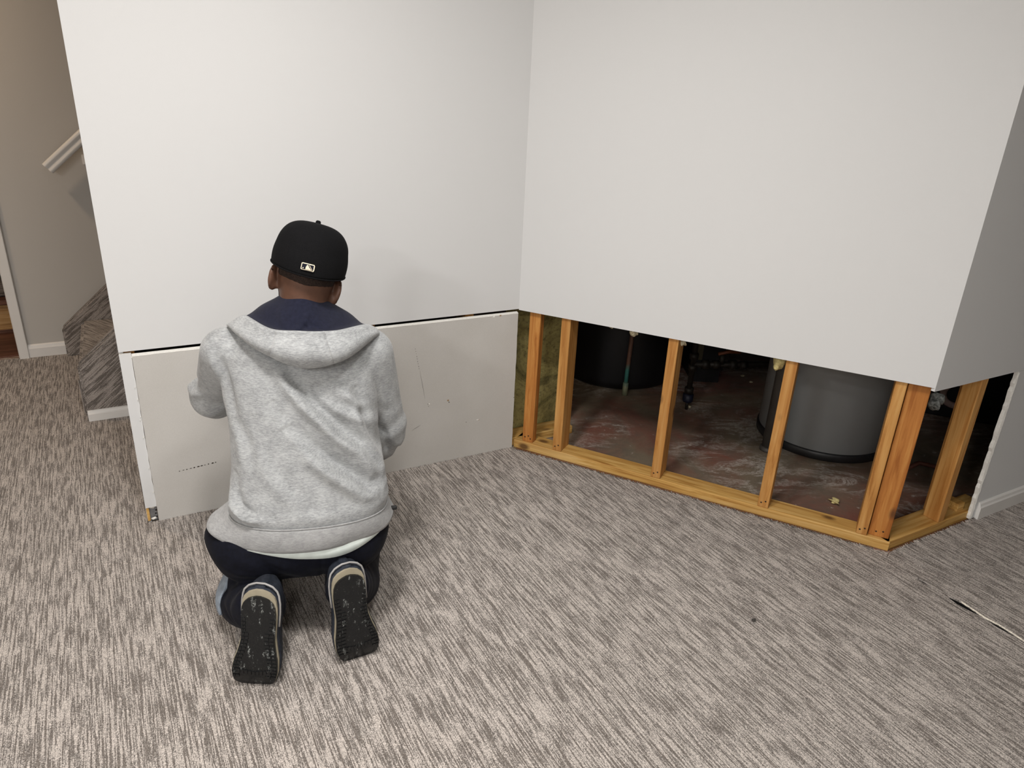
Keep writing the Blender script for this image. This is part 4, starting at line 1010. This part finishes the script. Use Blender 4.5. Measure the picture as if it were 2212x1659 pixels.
cap_ = obj('cap', npmesh('cap', np.array(vs), np.stack([idx[:-1], nx[:-1], nx[1:], idx[1:]], -1).reshape(-1, 4)), M_CAP, person); cap_['label'] = 'black fitted baseball cap'
m = cap_.modifiers.new('t', 'SOLIDIFY'); m.thickness = .003; m.offset = -1
obj('sweatband_edge', tube_mesh('edge', [tuple(hp(*(capring(.0, 2 * math.pi * k / 64) * np.array([1.004, 1.004, 1]) + np.array([0, -.006, .003])))) for k in range(65)], 0.0018, 8, False), M_CAP, cap_)
bt_ = lathe_mesh('button', [(0.0, .007), (.004, .0066), (.0065, .004), (.0070, .001), (.0070, -.002)], 16); bo = obj('button', bt_, M_CAP, cap_, tuple(hp(0.000, -.006, .122))); bo.rotation_euler = Matrix(HR.tolist()).to_euler()
# visor pointing to the wall
vz = []; 
for j in range(7):
    f_ = j / 6
    for k in range(25):
        t = -1 + 2 * k / 24; x = t * (.078 - .004 * f_); y0 = .1 * math.sqrt(max(0, 1 - (x / .0985) ** 2)); y = y0 + f_ * .068 * math.sqrt(max(0.02, 1 - t * t * .98))
        vz.append(hp(x, y, .002 - f_ * .012 - .30 * (x ** 2) / .08 * f_ * .35 - .004))
idx = np.arange(7 * 25).reshape(7, 25); vi = obj('visor', npmesh('visor', np.array(vz), np.stack([idx[:-1, :-1], idx[:-1, 1:], idx[1:, 1:], idx[1:, :-1]], -1).reshape(-1, 4)), M_CAP, cap_); m = vi.modifiers.new('t', 'SOLIDIFY'); m.thickness = .003
# embroidered badge on the back of the cap
def on_cap(x, z, off):
    """point of the cap's back at lateral x and height z (cap frame)"""
    v = max(0.0, (z + .024) / .123); best = None
    for th in np.linspace(1.5 * math.pi - .9, 1.5 * math.pi + .9, 181):
        q = capring(min(.98, v), th)
        if best is None or abs(q[0] - x) < abs(best[0] - x): best = q
    q = best.copy(); q[2] = z; q[1] -= off; q += np.array([0, -.006, .002]); return hp(*q)
def badge_poly(name, pts, off, mat, cx=-.004, cz=.002, sub=1):
    vs = [on_cap(cx + x, cz + z, off) for x, z in pts] ; n = len(vs); c = np.mean(pts, 0); vs.append(on_cap(cx + c[0], cz + c[1], off))
    o = obj(name, mesh_from(name, vs, [((i + 1) % n, i, n) for i in range(n)]), mat, cap_); m = o.modifiers.new('t', 'SOLIDIFY'); m.thickness = .0012; m.offset = 0; return o
def rrect(w, h_, r, n=5):
    out = []
    for cx, cy, a0 in ((w - r, h_ - r, 0), (-w + r, h_ - r, 90), (-w + r, -h_ + r, 180), (w - r, -h_ + r, 270)):
        for k in range(n): t = math.radians(a0 + 90 * k / (n - 1)); out.append((cx + r * math.cos(t), cy + r * math.sin(t)))
    return out
badge_poly('badge_border', rrect(.0165, .0090, .003), .0032, M_CREAM)
badge_poly('badge_field', rrect(.0143, .0068, .0015), .0042, plain('badge_navy', (0.008, 0.009, 0.016), 0.8, 0.2))
badge_poly('badge_figure', [(-.0045, -.0066), (-.0050, -.002), (-.0038, .0018), (-.0030, .0040), (-.0008, .0052), (.0014, .0040), (.0018, .0018), (.0042, -.0004), (.0060, -.0022), (.0105, -.0066)], .0052, M_CREAM)
badge_poly('badge_bat', [(.0020, .0056), (.0040, .0052), (.0122, -.0050), (.0116, -.0064)], .0052, M_CREAM)
badge_poly('badge_ball', [(-.0112 + .0014 * math.cos(k * math.pi / 4), -.0040 + .0014 * math.sin(k * math.pi / 4)) for k in range(8)], .0052, M_CREAM)

# ---- shoes, soles toward the room
def mat_sole():
    t = NT('worn_black_sole'); v = t.mapping()
    a = t.noise(t.mapping((30, 14, 30)), 1.0, 6, 0.75, 0.8); b = t.noise(v, 420, 3, 0.7); c2 = t.noise(t.mapping((90, 26, 30)), 1.0, 4, 0.7)
    c = t.ramp(b, [(0.3, (0.005, 0.0055, 0.006)), (0.62, (0.010, 0.0105, 0.011)), (0.80, (0.06, 0.06, 0.06))])
    ln = t.ramp(t.math('ABSOLUTE', t.math('SUBTRACT', a, 0.5)), [(0.0, 1.0), (0.014, 0.5), (0.030, 0.0)])
    msk = t.ramp(c2, [(0.56, 0.0), (0.66, 1.0)])
    c = t.mix(t.math('MULTIPLY', ln, msk), c, (0.42, 0.44, 0.42))
    t.col(c).set(0.36, 0.35).bump(a, 0.25, 0.002); return t.m
M_SOLE = mat_sole()
M_UPPER = plain('navy_shoe_upper', (0.018, 0.022, 0.032), 0.7, 0.3, nscale=120, var=0.4)
M_MID = plain('beige_midsole', (0.33, 0.29, 0.21), 0.6, 0.3, nscale=30, var=0.1)
M_GREYT = plain('grey_piping', (0.33, 0.32, 0.31), 0.5, 0.4)
HWY = [0, .008, .022, .05, .085, .12, .155, .19, .22, .245, .262, .274, .280]
HWX = [.030, .046, .053, .0575, .0555, .047, .0415, .0425, .0435, .042, .036, .024, .006]
def outline(s, off=0.0, ext=0.0, n=44, y1=None):
    """closed outline in (x, y), toe at y = 0; s mirrors the shoe (left -1, right +1)"""
    top = (.280 if y1 is None else y1); ys = np.concatenate([np.linspace(0, .02, 6), np.linspace(.03, top - .03, n // 2 - 12), np.linspace(top - .026, top, 8)])
    out = []
    for side in (1, -1):
        for y in (ys if side > 0 else ys[::-1]):
            yy = y * .280 / top; hw = np.interp(yy, HWY, HWX) + off
            cxx = s * .007 * math.sin(yy / .28 * math.pi * 1.0 - .3) * -1
            out.append((cxx + side * hw, y + (ext * max(0, (yy - .20) / .08)) - (off if yy < .01 else 0)))
    return out
def toe_curve(y): return .022 * max(0.0, 1 - y / .075) ** 2
def shoe(s, toe, heel, yaw, label):
    toe = np.array(toe); heel = np.array(heel); up = heel - toe; up /= np.linalg.norm(up)
    nrm = np.array([yaw, -1.0, .0]); nrm -= up * (nrm @ up); nrm /= np.linalg.norm(nrm)      # sole faces the room
    rt = np.cross(up, nrm) * -1 if np.cross(up, nrm)[0] < 0 else np.cross(up, nrm)
    tw = lambda x, y, d: toe + rt * x + up * y - nrm * (d + toe_curve(y))
    root = obj('shoe', mesh_from('shoe', [(0, 0, 0)], []), M_UPPER, person); bpy.data.objects.remove(root)
    # upper: closed loft from sole outline to instep
    ys = np.concatenate([np.linspace(.002, .03, 7), np.linspace(.04, .25, 18), np.linspace(.256, .284, 7)]); vs = []; nk = 22
    for y in ys:
        hw = np.interp(min(y, .279), HWY, HWX) + .003; cxx = s * -.007 * math.sin(min(y, .28) / .28 * math.pi - .3)
        hgt = np.interp(y, [0, .015, .05, .10, .16, .22, .27, .286], [.020, .040, .056, .072, .092, .096, .090, .060])
        for k in range(nk):
            th = math.pi * k / (nk - 1); c = math.cos(th); x = math.copysign(abs(c) ** .55, c) * hw * (1 - .30 * math.sin(th) ** 3); vs.append(tw(cxx + x, y, .014 + hgt * math.sin(th) ** .6))
    fs = []
    for i in range(len(ys) - 1):
        for k in range(nk): fs.append((i * nk + k, (i + 1) * nk + k, (i + 1) * nk + (k + 1) % nk, i * nk + (k + 1) % nk))
    fs.append(tuple(range(nk))); fs.append(tuple((len(ys) - 1) * nk + k for k in range(nk - 1, -1, -1)))
    me = mesh_from('shoe', vs, fs, True); bm = bmesh.new(); bm.from_mesh(me); bmesh.ops.recalc_face_normals(bm, faces=bm.faces[:]); bm.to_mesh(me); bm.free()
    root = obj('shoe', me, M_UPPER, person); root['label'] = label
    def plate(name, poly, d0, d1, mat, bev=.0015):
        n = len(poly); vs = [tw(x, y, d0) for x, y in poly] + [tw(x, y, d1) for x, y in poly]; c = (0.0, .14)
        fs = [(i, (i + 1) % n, n + (i + 1) % n, n + i) for i in range(n)]
        h2 = n // 2
        for b0 in (0, n):
            for i in range(h2 - 1): fs.append((b0 + i, b0 + n - 1 - i, b0 + n - 2 - i, b0 + i + 1))
        me = mesh_from(name, vs, fs); bm = bmesh.new(); bm.from_mesh(me); bmesh.ops.recalc_face_normals(bm, faces=bm.faces[:]); bm.to_mesh(me); bm.free()
        return obj(name, me, mat, root)
    plate('outsole', outline(s, 0.0, 0.0, 48, .262), 0.0, .012, M_SOLE)
    plate('midsole', outline(s, .0015, .0, 48, .277), .0065, .018, M_MID)
    # piping round the heel
    oh = [(x, y) for x, y in outline(s, .0045, .003, 48, .286) if y > .17]
    obj('heel_piping', tube_mesh('hp', [tuple(tw(x, y, .020)) for x, y in oh], .0028, 6), M_GREYT, root)
    # tread bars along both edges and a toe pad
    vs, fs = [], []
    def bar(xa, xb, y, hy, d):
        b = len(vs)
        for dd in (-d, .002):
            for x, yy in ((xa, y - hy), (xb, y - hy), (xb, y + hy), (xa, y + hy)): vs.append(tw(x, yy, dd))
        fs.extend([(b + i, b + (i + 1) % 4, b + 4 + (i + 1) % 4, b + 4 + i) for i in range(4)] + [(b + 3, b + 2, b + 1, b)])
    rng = random.Random(7 + s)
    for k in range(17):
        y = .034 + .0103 * k; hw = np.interp(y * .28 / .262, HWY, HWX); cxx = s * -.007 * math.sin(y / .28 * math.pi - .3)
        for side in (-1, 1):
            ln = (.026 if side * s < 0 else .018) * (1.0 if k < 13 else .6)
            bar(cxx + side * (hw - .002), cxx + side * (hw - ln * .48), y, .0036, .0022); bar(cxx + side * (hw - ln * .54), cxx + side * (hw - ln), y, .0036, .0022)
    for k in range(9):
        x = (k - 4) * .0095; bar(x - .0036, x + .0036, .044 + .006 * abs(k - 4) / 4, .0065, .0022)
    me = mesh_from('tread', vs, fs); bm = bmesh.new(); bm.from_mesh(me); bmesh.ops.recalc_face_normals(bm, faces=bm.faces[:]); bm.to_mesh(me); bm.free(); obj('tread', me, M_SOLE, root)
    for k in range(2): obj('side_stripe', tube_mesh('ss', [tuple(tw(-s * (np.interp(y, HWY, HWX) + .004) * (1.0 - .03 * j), y, .024 + .009 * j)) for j, y in enumerate((.085 + .04 * k, .095 + .04 * k, .11 + .04 * k))], .0022, 6), M_GREYT, root)
    return root
shoe(-1, (-.138, -.046, ZF + .003), (-.108, -.008, .272), -.22, 'worn black and grey sneaker on the left foot')
shoe(1, (.137, .002, ZF + .003), (.116, .040, .285), .24, 'worn black and grey sneaker on the right foot')
# small black clip at the right side of the hem
cq = usz(847, 1097, .24); obj('belt_clip', box_mesh('bc', cq[0] - .016, cq[0] + .014, .235, .245, cq[2] - .006, cq[2] + .006, .003), M_BLACKP, person)
